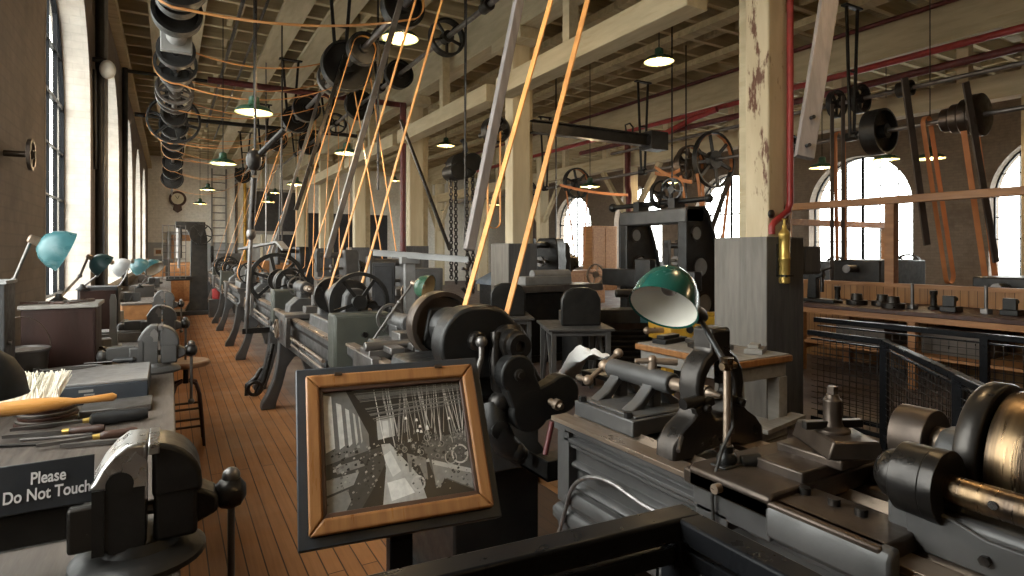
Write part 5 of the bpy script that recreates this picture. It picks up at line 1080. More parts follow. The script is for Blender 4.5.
MB().lathe((0, .012, 0), (0, -1, 0), [(.001, 0), (.235, 0), (.235, .006), (.001, .006)], 32).build('dial', 'cream', ck2); MB().bar((0, .0, 0), (.06, 0, .13), .02, .006, (1, 0, 0)).bar((0, 0, 0), (-.10, 0, .14), .016, .006, (1, 0, 0)).build('hands', 'rubber_black', ck2)
ld = T('wall_ladder', 'pale ladder fixed upright on the white end wall', 'ladder', (1.55, YF - .12, 0))
for s in (0, .56): MB().box(s, s + .07, -.03, .03, 0, 5.2).build('rail', 'machine_pale', ld)
for k in range(15): MB().cyl((.05, 0, .3 + k * .33), (.58, 0, .3 + k * .33), .022, None, 8).build('rung', 'machine_pale', ld)
for i, x in enumerate((2.55, 2.9, 3.6)):
    tag(MB().cyl((x, YF - .1, 0), (x, YF - .1, 5.3), .06, None, 10).build('wall_pipe', ['iron_brown', 'yellow_paint', 'cream'][i]), ['brown pipe running up the end wall right of the ladder', 'yellowish pipe on the end wall beside the dark opening', 'cream pipe up the end wall before the dark opening'][i], 'pipe')
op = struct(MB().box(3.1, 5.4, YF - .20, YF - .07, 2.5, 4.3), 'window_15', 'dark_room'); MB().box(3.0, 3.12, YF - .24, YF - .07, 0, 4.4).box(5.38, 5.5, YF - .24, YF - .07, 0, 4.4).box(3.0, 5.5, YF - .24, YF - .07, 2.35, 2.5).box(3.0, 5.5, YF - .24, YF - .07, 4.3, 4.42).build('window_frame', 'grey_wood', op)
# ---------------------------------------------------------------- far end machines and benches
dp = T('drill_press', 'tall dark drill press with wire cage at the end of the aisle', 'drill press', (.47, 16.8, 0))
MB().box(-.42, .36, -.40, .40, 0, .10).build('base', 'machine_grey', dp, .01); MB().loft([[(x0, -w, z), (x1, -w, z), (x1, w, z), (x0, w, z)] for x0, x1, w, z in ((-.15, .45, .25, .1), (-.05, .35, .18, .3), (-.02, .34, .16, 1.9), (-.1, .3, .16, 2.1), (-.35, .3, .15, 2.15), (-.35, .3, .15, 2.3))]).build('column', 'iron_dark', dp, .01)
MB().box(-.55, .0, -.28, .28, .85, .95).build('table', 'iron_dark', dp, .01); MB().cyl((-.28, 0, 1.4), (-.28, 0, 2.25), .07, None, 14).cyl((-.28, 0, 1.15), (-.28, 0, 1.4), .035, None, 10).build('spindle', 'steel_dull', dp)
m = MB(); wheel(m, (.2, -.22, 2.0), .26, .06, spokes=5); wheel(m, (.45, -.1, 1.5), .22, .05, (1, 0, 0), 5); m.build('pulley', 'iron_dark', dp)
m = MB()
for x in (-.62, -.5, -.38, -.26, -.14): m.cyl((x, -.46, .9), (x, -.46, 2.2), .008, None, 5)
for z in [.9 + .16 * k for k in range(9)]: m.cyl((-.62, -.46, z), (-.14, -.46, z), .008, None, 5)
m.build('cage', 'steel_dull', dp)
for i, (x, y, w, h, mt, l) in enumerate(((.35, 21.6, .7, 1.2, 'warm_wood', 'orange wooden cabinet at the end of the left bench'), (-.42, 20.6, .6, 1.15, 'warm_wood', 'narrow orange wooden cabinet in the window corner near the far door'), (-.3, 23.5, .8, 1.3, 'machine_grey', 'grey cabinet against the far end of the window wall'), (1.9, 24.5, .8, 1.5, 'machine_grey', 'grey cabinet standing below the wall ladder'), (2.9, 26.0, 1.2, 1.2, 'warm_wood', 'orange wooden cupboard under the dark opening'), (4.6, 27.3, 1.2, 1.1, 'warm_wood', 'orange cupboard right of the one under the dark opening'))):
    t = T('cabinet', l, 'cabinet', (x, y, 0)); MB().box(-w / 2, w / 2, -.3, .3, 0, h).build('body', mt, t, .01); MB().box(-w / 2 + .05, -.01, -.32, -.3, .08, h - .08).build('door', mt, t, .006); MB().box(.01, w / 2 - .05, -.32, -.3, .08, h - .08).build('door', mt, t, .006)
# ---------------------------------------------------------------- pieces between the first and third columns
wt = T('work_table', 'grey wooden work table before the clad column', 'table', (3.40, 3.0, 0))
MB().box(-.26, .26, -.44, .44, .70, .80).build('apron', 'grey_wood', wt, .006); MB().box(-.29, .29, -.47, .47, .80, .845).build('table_top', 'oak', wt, .006); MB().box(-.275, .275, -.455, .455, .845, .852).build('top_sheet', 'grey_wood', wt)
for x, y in ((-.22, -.40), (.22, -.40), (-.22, .40), (.22, .40)): MB().box(x - .045, x + .045, y - .045, y + .045, 0, .70).build('leg', 'grey_wood', wt, .004)
MB().box(-.25, .25, -.43, .43, .12, .15).build('shelf', 'grey_wood', wt)
for i, (dx, dy, rz, w, mt) in enumerate(((-.12, -.08, 1.2, .35, 'iron_gear'), (.05, .05, 1.4, .4, 'steel_dull'), (-.05, .34, .2, .3, 'iron_dark'), (.12, -.3, .5, .2, 'grey_wood'))):
    o = MB().box(-w / 2, w / 2, -.06, .06, 0, .035).box(-w / 2 + .03, w / 2 - .06, -.03, .04, .035, .06).build('flat_bar', mt, None, .004); o.location = (3.40 + dx, 3.0 + dy, .853); o.rotation_euler = (0, 0, rz); tag(o, ['dark flat iron bar on the left of the grey work table', 'worn steel bar in the middle of the grey work table', 'black iron bar at the back of the grey work table', 'short wooden piece at the near end of the grey work table'][i], 'bar')
bx2 = T('wooden_box', 'low grey wooden crate on the floor below the work table', 'crate', (3.42, 2.72, .152), .1); MB().box(-.17, .17, -.22, .22, 0, .24).build('body', 'grey_wood', bx2, .004)
for z in (.08, .16): MB().box(-.174, .174, -.224, .224, z, z + .01).build('slat_gap', 'bench_wood', bx2)
MB().bar((-.2, -.25, .26), (.35, -.2, .26), .10, .03).build('lid_board', 'grey_wood', bx2, .003)
ym = T('press_machine', 'yellow machine body with black holes behind the work table', 'machine', (4.95, 4.45, 0), -.3)
MB().box(-.52, .45, -.25, .25, .62, .88).prism([(-.52, .88), (.1, .88), (.0, .92), (-.52, .92)], (0, .0, 0), (1, 0, 0), (0, 0, 1), .4).build('body', 'yellow_paint', ym, .015)
for x in (-.3, .0, .28): MB().cyl((x, -.256, .76), (x, -.24, .76), .04, None, 18).build('hole', 'rubber_black', ym)
for x in (-.44, .36): MB().bar((x - .02, -.1, .64), (x - .08, -.22, 0), .09, .06).bar((x + .02, -.1, .64), (x + .05, .2, 0), .09, .06).build('leg', 'yellow_paint', ym, .005)
MB().cyl((-.7, -.1, .74), (-.5, -.1, .74), .03, None, 12).sph((-.7, -.1, .74), .04, 12).build('shaft', 'steel_worn', ym)
# hopper stands with rounded plates
def plate_stand(x, y, label, rz):
    t = T('plate_stand', label, 'stand', (x, y, 0), rz, 'angle iron stands')
    f = MB()
    for sx in (-.36, .36):
        for sy in (-.28, .28): f.box(sx - .025, sx + .025, sy - .025, sy + .025, 0, .74)
    for s in (-.28, .28): f.box(-.38, .38, s - .02, s + .02, .70, .75).bar((-.34, s, .06), (0.0, s, .70), .03, .03).bar((.34, s, .06), (0.0, s, .70), .03, .03)
    for s in (-.36, .36): f.box(s - .02, s + .02, -.28, .28, .70, .75)
    f.build('frame', 'machine_grey', t, .003); MB().box(-.42, .42, -.34, .34, .75, .775).build('stand_top', 'machine_grey', t, .004)
    MB().prism([(-.21, 0), (-.21, .28), (-.17, .36), (-.08, .40), (.08, .40), (.17, .36), (.21, .28), (.21, 0)], (-.12, -.05, .776), (0, 1, 0), (0, 0, 1), .07).build('back_plate', 'iron_dark', t, .015)
    MB().box(-.08, .34, -.16, .10, .776, .90).cyl((.0, -.03, .94), (.36, -.03, .94), .05, None, 14).build('die_block', 'steel_dull', t, .008)
plate_stand(3.75, 5.15, 'grey angle iron stand with rounded plate, right one of the pair', 1.15); plate_stand(3.55, 6.35, 'grey angle iron stand with rounded plate, left one of the pair', 1.15)
# machines of the middle bay
def miller(label, x, y, h=1.9, rz=0, mat='iron_dark'):
    t = T('milling_machine', label, 'milling machine', (x, y, 0), rz)
    MB().box(-.45, .35, -.38, .38, 0, .12).build('base', mat, t, .02); MB().loft([[(x0, -w, z), (x1, -w, z), (x1, w, z), (x0, w, z)] for x0, x1, w, z in ((-.05, .35, .30, .12), (-.02, .32, .24, .5), (-.02, .30, .22, h - .35), (-.05, .30, .22, h - .1), (-.02, .26, .18, h))]).build('column', mat, t, .02)
    MB().box(-.42, -.04, -.18, .18, .5, .82).box(-.48, -.04, -.55, .55, .88, .98).box(-.44, -.1, -.2, .2, .82, .88).build('table', 'steel_dull', t, .008); MB().cyl((-.62, 0, h - .12), (.3, 0, h - .12), .06, None, 16).box(-.62, -.54, -.06, .06, h - .5, h - .02).build('overarm', mat, t, .006); MB().cyl((-.56, 0, h - .42), (-.0, 0, h - .42), .03, None, 12).lathe((-.3, 0, h - .42), (1, 0, 0), [(.03, 0), (.09, 0), (.09, .05), (.03, .05)], 20).build('arbor', 'steel_dull', t)
    m = MB()
    for k, r in enumerate((.2, .16, .12)): m.lathe((.30 + k * .07, 0, h - .42), (1, 0, 0), [(.03, 0), (r, 0), (r, .065), (.03, .065)], 28)
    m.build('cone_pulley', 'iron_gear', t); m = MB(); wheel(m, (-.30, -.6, .93), .13, .02, spokes=4, rim=.014, hub=.02, n=20); wheel(m, (-.46, .1, .6), .12, .02, (1, 0, 0), 4, .014, .02, 20); m.build('handwheel', 'steel_worn', t); return t
miller('dark milling machine standing right of the second column', 5.9, 8.9, 1.8, .5); miller('black milling machine between the far column and the planing machine', 7.0, 10.3, 1.75, -.4); miller('dark milling machine in the distance before the right windows', 9.0, 8.6, 1.8, .2)
miller('grey milling machine behind the spoked wheel lathe', 3.3, 9.4, 1.5, .3, 'machine_grey'); miller('grey milling machine beyond the third column', 3.4, 13.5, 1.6, .1, 'machine_grey'); miller('dark milling machine far behind the belts', 3.1, 17.5, 1.7, .4)
for x, y, w, h, dd, mt, l in ((2.75, 6.9, .42, 1.35, .3, 'machine_grey', 'narrow grey steel cabinet behind the spoked wheel lathe'), (2.35, 7.3, .28, 1.42, .3, 'dark_room', 'dark cabinet left of the narrow grey one behind the lathes')):
    t = T('steel_cabinet', l, 'cabinet', (x, y, 0), -.35); MB().box(-w / 2, w / 2, -dd / 2, dd / 2, 0, h).build('body', mt, t, .008); MB().box(-w / 2 + .03, w / 2 - .03, -dd / 2 - .012, -dd / 2, .05, h - .05).build('door', mt, t, .004); MB().cyl((w / 2 - .06, -dd / 2 - .035, h * .6), (w / 2 - .06, -dd / 2 - .01, h * .6), .015, None, 10).build('knob', 'steel_dull', t)
# long low benches and planer table in the middle distance
lt = T('planer_bed', 'long dark machine bed with steel tabletop in the middle distance', 'machine', (4.80, 7.2, 0)); MB().box(-.7, .7, -.2, .2, .1, .98).build('bed', 'iron_dark', lt, .02); MB().box(-.8, .8, -.26, .26, .98, 1.08).build('table', 'steel_dull', lt, .01); MB().box(-.5, .3, -.15, .15, 1.08, 1.2).cyl((-.3, 0, 1.22), (.35, 0, 1.22), .07, None, 16).build('workpiece', 'machine_pale', lt, .01); MB().box(-.75, .75, -.25, .25, 0, .1).build('foot', 'iron_dark', lt)
gt = T('lathe', 'low dark lathe with teal painted panel left of the green lamp', 'lathe', (4.75, 5.35, 0), -.45)
MB().box(-.75, .65, -.17, .17, .72, .88).build('bed', 'iron_dark', gt, .01); MB().box(.05, .62, -.20, -.171, .73, .87).build('panel', 'teal_dark', gt, .004); MB().box(.3, .62, -.16, .16, .88, 1.12).cyl((-.2, 0, 1.06), (.7, 0, 1.06), .05, None, 14).box(-.7, -.45, -.12, .12, .88, 1.1).build('headstock', 'iron_gear', gt, .01)
for x in (-.55, .5): MB().box(x - .08, x + .08, -.15, .15, 0, .72).build('leg', 'iron_dark', gt, .01)
m = MB()
for k in range(10): m.box(-.4, .42, -.165, -.15, .08 + k * .06, .10 + k * .06)
m.build('grille', 'iron_dark', gt)
# planing machine with two curved side frames
pm = T('planing_machine', 'tall black planing machine with round holes in its curved side frames', 'machine', (6.2, 6.2, 0))
def curve_frame(yc):
    outl = [(-.32, 0), (-.32, 2.10), (-.26, 2.16), (-.02, 2.16), (.06, 2.08), (.16, 1.85), (.28, 1.5), (.37, 1.1), (.44, .7), (.50, .3), (.55, 0)]
    m = MB(); m.prism(outl, (0, yc, 0), (1, 0, 0), (0, 0, 1), .16)
    o = m.build('side_frame', 'iron_dark', pm, .02)
    rib = MB(); rib.ribbon([V((x, yc, z)) for x, z in outl[3:]], (0, 1, 0), .22, .035); rib.build('frame_rib', 'iron_dark', o)
    for x, z, r in ((-.13, 1.80, .085), (-.05, 1.35, .12), (.02, .85, .13)):
        MB().lathe((x, yc - .09, z), (0, 1, 0), [(r, 0), (r + .025, 0), (r + .025, .18), (r, .18)], 24, True).build('hole_rim', 'iron_gear', o); MB().cyl((x, yc - .083, z), (x, yc + .083, z), r, None, 24).build('hole_lining', 'machine_pale', o)
for yc in (-.55, .62): curve_frame(yc)
MB().box(-.33, .02, -.63, .70, 1.94, 2.14).build('top_beam', 'machine_grey', pm, .02); MB().box(-.46, -.32, -.9, .95, 1.05, 1.3).box(-.56, -.44, -.2, .1, .9, 1.45).build('cross_rail', 'iron_dark', pm, .012); MB().cyl((-.2, -.9, 2.24), (-.2, 1.0, 2.24), .035, None, 12).sph((-.2, 1.0, 2.24), .07, 12).sph((-.2, -.9, 2.24), .06, 12).box(-.3, -.1, .3, .42, 2.14, 2.28).box(-.3, -.1, -.4, -.28, 2.14, 2.28).build('top_shaft', 'iron_dark', pm)
m = MB(); wheel(m, (-.2, -.05, 2.36), .20, .06, spokes=4); wheel(m, (-.15, -.2, 2.42), .16, .05, (1, .3, 0), 4); m.build('pulley', 'iron_dark', pm); m = MB(); wheel(m, (-.5, 1.05, 1.2), .17, .03, spokes=4, n=24); m.build('handwheel', 'steel_worn', pm)
MB().box(-1.5, 1.5, -.40, .45, .55, .72).build('table', 'steel_dull', pm, .01); MB().box(-1.6, 1.6, -.35, .4, 0, .55).build('bed', 'iron_dark', pm, .02)
# ---------------------------------------------------------------- clad column: extinguisher and pipes
ex = T('fire_extinguisher', 'polished brass extinguisher hung on the black clad column', 'extinguisher', (4.55, 3.20, 1.28))
MB().lathe((0, 0, 0), (0, 0, 1), [(.035, 0), (.045, .01), (.045, .20), (.048, .205), (.048, .22), (.045, .225), (.045, .40), (.05, .41), (.05, .425), (.042, .44), (.02, .47), (.018, .50), (.008, .505)], 28).build('body', 'brass', ex); MB().cyl((0, 0, .50), (0, 0, .55), .012, None, 12).bar((-.03, 0, .55), (.03, 0, .55), .012, .012).build('handle', 'brass', ex); MB().box(-.055, .055, .03, .05, .06, .34).box(-.055, .055, -.05, .05, .06, .075).build('bracket', 'iron_dark', ex)
tag(MB().tube([(4.70, 3.25, 4.86), (4.70, 3.25, 1.98), (4.69, 3.26, 1.93), (4.66, 3.25, 1.90), (4.44, 3.22, 1.80), (4.41, 3.22, 1.77), (4.41, 3.22, 1.70)], .028, 12).build('sprinkler_pipe', 'red_pipe'), 'bright red pipe running down the big cream column', 'pipe')
cb_ = T('junction_box', 'small dark box on the right of the clad column top', 'box', (5.02, 3.35, 1.35)); MB().box(-.13, .13, -.1, .1, 0, .25).build('body', 'clad_paint', cb_, .008); MB().box(-.11, .11, -.108, -.1, .02, .23).build('cover', 'clad_paint', cb_, .003)
tag(MB().lathe((4.50, 3.30, 1.88), (0, -1, 0), [(.001, 0), (.035, 0), (.035, .02), (.02, .03), (.001, .03)], 16).build('column_bolt', 'iron_gear'), 'rusty round bolt head on the big cream column above the cladding', 'bolt')
for l, X, z, y0, y1, r, mt in (('bright red sprinkler pipe along the right upper beam', 10.55, 4.76, 0, 24, .055, 'red_pipe'), ('brown pipe along the top of the right upper beam', 10.5, 5.46, 0, 24, .04, 'dark_red_pipe'), ('dark red pipe below the bright red one at the right', 10.45, 4.45, .5, 14, .06, 'dark_red_pipe')):
    tag(MB().cyl((X, y0, z), (X, y1, z), r, None, 10).build('sprinkler_pipe', mt), l, 'pipe')
tag(MB().tube([(10.5, 12.0, 4.4), (10.5, 12.0, 3.3), (10.45, 11.9, 3.1), (10.45, 11.9, 0)], .08, 12).build('standpipe', 'dark_red_pipe'), 'dark red standpipe at the right row of columns', 'pipe')
tag(MB().tube([(10.3, 10.9, 4.5), (10.1, 10.2, 4.35), (10.35, 9.6, 4.6), (10.45, 9.0, 4.7)], .065, 12).build('pipe_elbow', 'red_pipe'), 'thick red pipe elbow beside the black jib beam', 'pipe')
# ---------------------------------------------------------------- boarded partition, bench and machines at the right
PX = 8.4
struct(MB().box(PX, PX + .06, -2, 5.9, 0, 1.08), 'wall_partition', 'partition_wood'); struct(MB().box(PX - .04, PX + .10, -2, 5.92, 1.08, 1.13), 'trim_partition', 'warm_wood')
struct(MB().box(PX, PX + 3, 5.88, 5.94, 0, 1.08), 'wall_partition_end', 'partition_wood')
for i, y in enumerate((5.9, 4.33, 2.2)):
    struct(MB().box(PX - .02, PX + .10, y - .06, y + .06, 0 if i else 0, 2.25), 'partition_post', 'warm_wood', .005)
struct(MB().box(PX - .03, PX + .11, -2, 5.96, 2.2, 2.30), 'partition_beam', 'warm_wood', .005); struct(MB().box(PX, PX + 3, 5.88, 5.98, 1.98, 2.08), 'partition_beam', 'warm_wood', .005)
struct(MB().box(PX + 2.9, PX + 3.0, 5.88, 5.98, 1.08, 2.08), 'partition_post', 'warm_wood', .005)
wb = T('workbench', 'brown wooden bench with shelf against the boarded partition', 'workbench', (7.75, 2.0, 0))
MB().box(-.55, .62, -3.2, 3.0, .83, .88).build('bench_top', 'red_wood', wb, .006); MB().box(-.5, .6, -3.1, 2.9, .36, .40).build('shelf', 'warm_wood', wb, .005); MB().box(-.53, -.49, -3.2, 3.0, .76, .83).build('apron', 'warm_wood', wb, .004)
for y in (-3.0, -1.2, .3, 1.5, 2.85): MB().box(-.52, -.44, y - .04, y + .04, 0, .83).box(.52, .6, y - .04, y + .04, 0, .83).box(-.44, .52, y - .025, y + .025, .28, .36).build('leg', 'warm_wood', wb, .004)
small = [(4.75, 'arbor_press'), (4.55, 'collet'), (4.3, 'gear'), (4.05, 'gear'), (3.8, 'gear'), (3.65, 'bolt'), (3.48, 'collet'), (3.25, 'fixture'), (2.97, 'bolt'), (2.74, 'fixture')]
cnt = {}
for y, k in small:
    cnt[k] = cnt.get(k, 0) + 1; ordn = ['first', 'second', 'third', 'fourth', 'fifth', 'sixth'][cnt[k] - 1]; x = 7.45 + .12 * (cnt[k] % 3)
    if k == 'arbor_press':
        t = T('arbor_press', 'small black press with curved arm at the left end of the brown bench', 'press', (7.5, y, .88)); MB().box(-.1, .1, -.25, .2, 0, .05).prism([(.02, .05), (.16, .05), (.14, .36), (.1, .42), (-.06, .42), (-.06, .34), (.03, .32)], (0, 0, 0), (0, 1, 0), (0, 0, 1), .09).build('body', 'iron_dark', t, .012); MB().cyl((0, -.03, .14), (0, -.03, .36), .025, None, 12).cyl((-.1, .03, .38), (.1, -.1, .46), .012, None, 8).build('ram', 'iron_gear', t); continue
    if k == 'gear': o = MB().lathe((0, 0, 0), (0, 0, 1), [(.05, 0), (.12, 0), (.12, .06), (.07, .06), (.06, .14), (.03, .14), (.03, 0)], 24, True).build('gear', 'iron_gear', None, .003)
    elif k == 'collet': o = MB().lathe((0, 0, 0), (0, 0, 1), [(.06, 0), (.06, .03), (.035, .05), (.03, .16), (.04, .18), (.04, .22), (.01, .22)], 18).build('collet', 'iron_gear')
    elif k == 'bolt': o = MB().cyl((0, 0, 0), (0, 0, .05), .06, None, 6).cyl((0, 0, .05), (0, 0, .30), .018, None, 10).build('bolt', 'steel_dull')
    else: o = MB().box(-.09, .09, -.08, .08, 0, .06).box(-.07, -.02, -.06, .06, .06, .18).cyl((-.05, 0, .14), (.1, 0, .14), .03, None, 12).build('fixture', 'iron_dark', None, .006)
    o.location = (x, y, .881); nm = {'gear': 'round dark gear', 'collet': 'turned dark metal piece', 'bolt': 'upright steel bolt', 'fixture': 'dark clamping fixture'}[k]; tag(o, '%s on the brown bench, %s of its kind from the left' % (nm, ordn), k)
for i, (y, h) in enumerate(((4.2, .22), (3.2, .26), (2.2, .2), (1.2, .24))):
    t = T('storage_box', 'dark box on the lower shelf of the brown bench, %s from the left' % ['first', 'second', 'third', 'fourth'][i], 'box', (7.75, y, .40)); MB().box(-.3, .3, -.3, .3, 0, h).build('body', 'bench_wood', t, .006); MB().box(-.31, .31, -.31, .31, h, h + .02).build('lid', 'red_wood', t)
# machines beyond the partition
for i, (x, y, w, h) in enumerate(((9.6, 5.1, 1.3, 1.55), (10.3, 6.7, 1.2, 1.5), (9.55, 3.3, 1.0, 1.35), (9.9, 1.7, 1.2, 1.3))):
    t = T('bench_machine', ['black box shaped machine behind the partition before the window', 'dark machine behind the clad column near the windows', 'low dark machine behind the partition under the hanging belts', 'low machine behind the partition at the right border'][i], 'machine', (x, y, 0))
    MB().box(-w / 2, w / 2, -.35, .35, .75, h - .12).build('body', 'iron_dark', t, .02); MB().box(-w / 2 - .1, w / 2 + .1, -.4, .4, .68, .75).build('table', 'iron_gear', t, .008); MB().cyl((-w / 2 - .25, 0, h - .25), (w / 2 + .35, 0, h - .25), .06, None, 14).build('shaft', 'steel_dull', t)
    m = MB(); wheel(m, (w / 2 + .2, 0, h - .25), .22, .07, (1, 0, 0), 5); m.build('pulley', 'iron_gear', t)
    for sx in (-1, 1): MB().box(sx * w / 2 - .06, sx * w / 2 + .06, -.3, .3, 0, .68).build('leg', 'iron_dark', t, .01)
# ---------------------------------------------------------------- right hand shafting and its belts
sh3 = line_shaft('line_shaft', 'dark line shaft with cone pulleys under the right lower beam', 9.2, 3.35, -.5, 20, [(3.0, .26, .12, None), (4.9, .34, .22, None), (6.4, .2, .2, None), (8.0, .55, .10, None), (8.6, .38, .12, 'iron_brown'), (8.75, .28, .12, 'iron_brown'), (12.5, .4, .14, None), (15, .34, .12, None)])
cp = MB()
for k, r in enumerate((.16, .20, .24, .28)): cp.lathe((9.2, 3.95 - k * .12 + .1, 3.35), (0, -1, 0), [(.04, 0), (r - .015, 0), (r, .015), (r, .105), (r - .015, .115), (.04, .115)], 32)
tag(cp.build('cone_pulley', 'iron_brown'), 'shiny stepped cone pulley on the shaft at the upper right', 'pulley')
line_shaft('line_shaft', 'thin upper shaft with small pulleys between the right beams', 9.95, 4.1, -.5, 12, [(5.6, .24, .12, None), (6.0, .24, .10, None), (4.9, .12, .2, None), (2.5, .3, .14, None), (3.2, .26, .14, None)])
hanger(9.2, 1.2, 3.35, PZ - .04, '', sh3)
for i, Y in enumerate((5.3, 7.2, 10, 14)):
    hanger(9.2, Y, 3.35, PZ - .04, 'dark hanger of the right line shaft, %s' % ['right of the clad column', 'hidden for the most part by the clad column', 'above the planing machine', 'farthest, left of the planing machine'][i])
rb_ = [('orange belt pair hanging straight before the big right window', 5.5, (9.25, 1.2), .10, (9.2, 3.35), .11, .06, 'leather_old'), ('orange belt slanting before the wall pier at the right', 4.25, (9.85, 1.2), .11, (9.2, 3.35), .10, .06, 'leather_old'), ('orange belt slanting down from the shiny cone pulley', 3.75, (9.85, 1.15), .14, (9.2, 3.35), .18, .07, 'leather_old'), ('brown belt hanging from the largest ring pulley', 8.0, (9.2, 1.3), .16, (9.2, 3.35), .50, .07, 'leather_old'), ('narrow orange belt hanging before the middle right window', 8.6, (9.5, 1.3), .13, (9.2, 3.35), .33, .07, 'leather_old'), ('orange belt at the far right windows', 12.5, (9.3, 1.3), .12, (9.2, 3.35), .36, .06, 'leather_old')]
for l, Y, c1, r1, c2, r2, w, mt in rb_: belt(l, Y, c1, r1, c2, r2, w, 0, mt)
for l, px0, py0, px1, py1, t0, t1, w, mt in (('black belt hanging straight before the big right window', 843, 133, 843, 282, 9.2, 9.2, .05, 'belt_dark'), ('second black belt hanging before the big right window', 832, 140, 832, 284, 9.3, 9.3, .05, 'belt_dark'), ('dark brown pole slanting before the wall pier at the right', 909, 112, 927, 245, 8.2, 8.4, .09, 'belt_dark'), ('dark pole slanting from the cone pulley before the right window', 972, 120, 996, 262, 7.6, 8.0, .08, 'belt_dark'), ('black diagonal rod before the middle right window', 722, 200, 690, 290, 9.5, 9.5, .07, 'belt_dark')):
    a, b = pt(px0, py0, t=t0), pt(px1, py1, t=t1); tag(MB().bar(a + (a - b) * .25, b, w, .03, (1, -.5, 0)).build('hanging_pole', mt), l, 'pole')
for l, a, b in (('orange belt crossing level under the right lower beam', pt(655, 167, t=10.5), pt(692, 182, t=9.5)), ('second orange belt crossing under the right lower beam', pt(655, 173, t=10.6), pt(680, 170, t=10.0)), ('orange belt crossing behind the far posts', pt(560, 185, t=14), pt(628, 195, t=13))):
    o = MB().ribbon(cat_curve(a, b, .05, 8), (0, 0, 1), .06, .006).build('drive_belt', 'leather_old'); tag(o, l, 'belt')
# wooden lockers and panels far right centre
for i, (px, py, Y, w, h, mt) in enumerate(((600, 245, 19.0, 1.3, 2.6, 'warm_wood'), (578, 292, 14.5, 1.6, 1.0, 'warm_wood'), (648, 290, 16, 1.2, 1.2, 'machine_grey'))):
    p = pt(px, py, Y=Y); t = T('wooden_cupboard', ['tall orange wooden cupboard between the far right windows', 'low orange wooden counter in the far right middle', 'grey cupboard behind the planing machine'][i], 'cupboard', (p.x, Y, 0)); MB().box(-w / 2, w / 2, -.3, .3, 0, h).build('body', mt, t, .01); MB().box(-w / 2 + .05, -.02, -.32, -.3, .1, h - .1).build('door', mt, t, .008); MB().box(.02, w / 2 - .05, -.32, -.3, .1, h - .1).build('door', mt, t, .008)
lw_ = T('covered_machine', 'machine under a pale blue cloth before the far right windows', 'machine', (7.3, 12.3, 0)); MB().box(-.8, .8, -.5, .5, 0, .8).build('body', 'iron_dark', lw_, .02); MB().loft([[(-.9, -.55, .78), (.9, -.55, .78), (.9, .55, .78), (-.9, .55, .78)], [(-.85, -.5, .9), (.85, -.5, .9), (.85, .5, .9), (-.85, .5, .9)], [(-.2, -.3, 1.25), (.6, -.3, 1.1), (.6, .3, 1.1), (-.2, .3, 1.25)]]).build('cloth', 'blue_paint', lw_, .03)
# white rag over the tailstock end
rg = MB(); rings = []
for k in range(9):
    f = k / 8; c = pt(566 + 34 * f, 372 - 22 * math.sin(min(1, f * 1.6) * PI / 2) , t=2.65 - .25 * f)
    rings.append([c + V((.045 * math.cos(a) * (1 - .3 * f), .05 * math.sin(a), .016 * math.sin(a * 2 + k) - .03 * (abs(math.cos(a)))))  for a in [2 * PI * j / 12 for j in range(12)]])
rg.loft(rings); tag(rg.build('cloth_rag', 'white_cloth', None, 0, 70), 'crumpled white rag behind the crank of the near lathe', 'cloth')
rs = T('rag_stand', 'dark stand below the white rag behind the tailstock', 'stand', (1.72, 2.02, 0)); MB().cyl((0, 0, 0), (0, 0, 1.0), .03, None, 12).lathe((0, 0, 0), (0, 0, 1), [(.16, 0), (.16, .02), (.04, .06)], 20).build('post', 'iron_dark', rs); MB().box(-.12, .12, -.12, .12, 1.0, 1.02).build('plate', 'iron_dark', rs, .004)
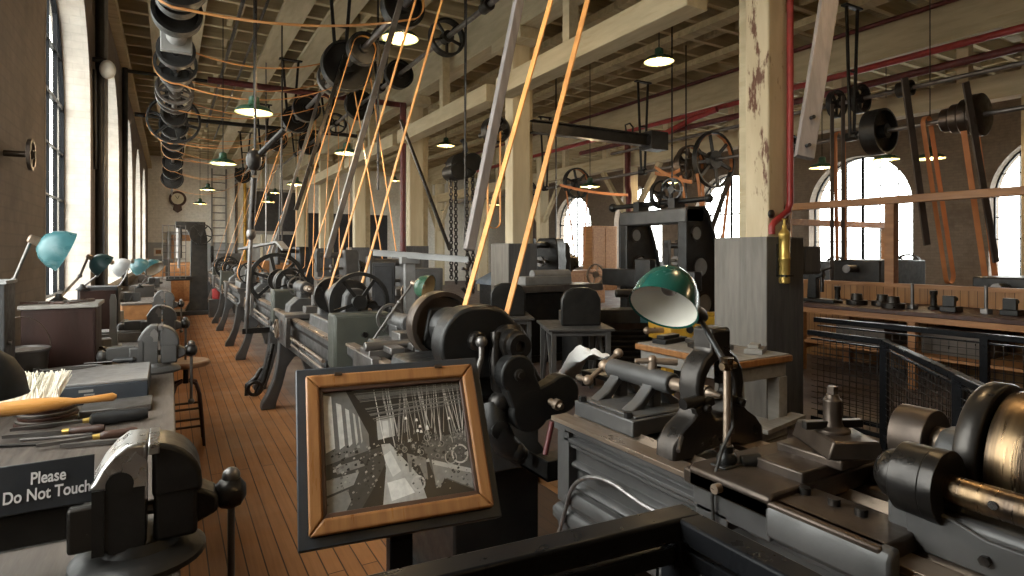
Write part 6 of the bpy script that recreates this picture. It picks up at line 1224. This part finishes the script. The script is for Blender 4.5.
# globe lamp fixtures on the left wall
wl = T('wall_lamp', 'white globe lamp on the brick pier between the left windows', 'lamp', (XL + .02, 8.6, 3.75)); MB().sph((.13, 0, 0), .085, 20, (1, 1, 1.35)).build('globe', 'lamp_white', wl); MB().cyl((-.02, 0, .1), (.12, 0, .1), .03, None, 10).cyl((0, 0, -.02), (0, .1, -1.2), .02, None, 8).build('bracket', 'iron_dark', wl)
pv = T('wall_valve', 'rusty valve wheel on the left brick wall', 'valve', (XL, 4.25, 2.1)); m = MB(); wheel(m, (.12, 0, 0), .09, .02, (1, 0, 0), 4, .018, .025, 18); m.cyl((0, 0, 0), (.14, 0, 0), .018, None, 10).cyl((.08, 0, 0), (.08, .35, .03), .01, None, 8).build('wheel', 'iron_brown', pv)
for i, (Y, mt, x) in enumerate(((8.75, 'iron_dark', .06), (9.35, 'machine_pale', .05), (13.4, 'iron_dark', .06))):
    tag(MB().cyl((XL + x, Y, .9), (XL + x, Y, 5.4), .05, None, 10).build('wall_pipe', mt), ['dark pipe running up the first left brick pier', 'pale pipe running up the first left brick pier', 'dark pipe on the second left brick pier'][i], 'pipe')
struct(MB().box(XL, XL + .14, YN, YF, 5.05, 5.2), 'trim_left', 'joist_paint')
# ================================================================ left out: repeats that stay wholly behind other things
HID = {'dark angle plate standing on the bench behind the pale gauge', 'low machine behind the partition at the right border', 'small brown box on the floor below the grey lathe with green box',
 'worn steel round gear blank lying flat on the bench behind the pale gauge', 'worn steel round gear blank lying flat on the bench beside the dark cabinet', 'dark iron hanger of the shaft over the left bench, first from the camera',
 'dark iron hanger of the countershaft above the lathes, first from the camera', 'dark iron hanger of the countershaft above the lathes, second from the camera', 'dark hanger of the right line shaft, first along the hall',
 'dark box on the lower shelf of the brown bench, third from the left', 'dark box on the lower shelf of the brown bench, fourth from the left', 'brown box standing on the bench just behind the second vise',
 'black ring wrench lying on the bench just behind the second vise', 'black ring wrench lying on the bench beside the dark cabinet', 'black ring wrench lying on the bench below the pale grey lamp'}
def drop(o):
    for c in list(o.children): drop(c)
    bpy.data.objects.remove(o)
for o in [o for o in COL.objects if o.parent is None and o.get('label') in HID]: drop(o)
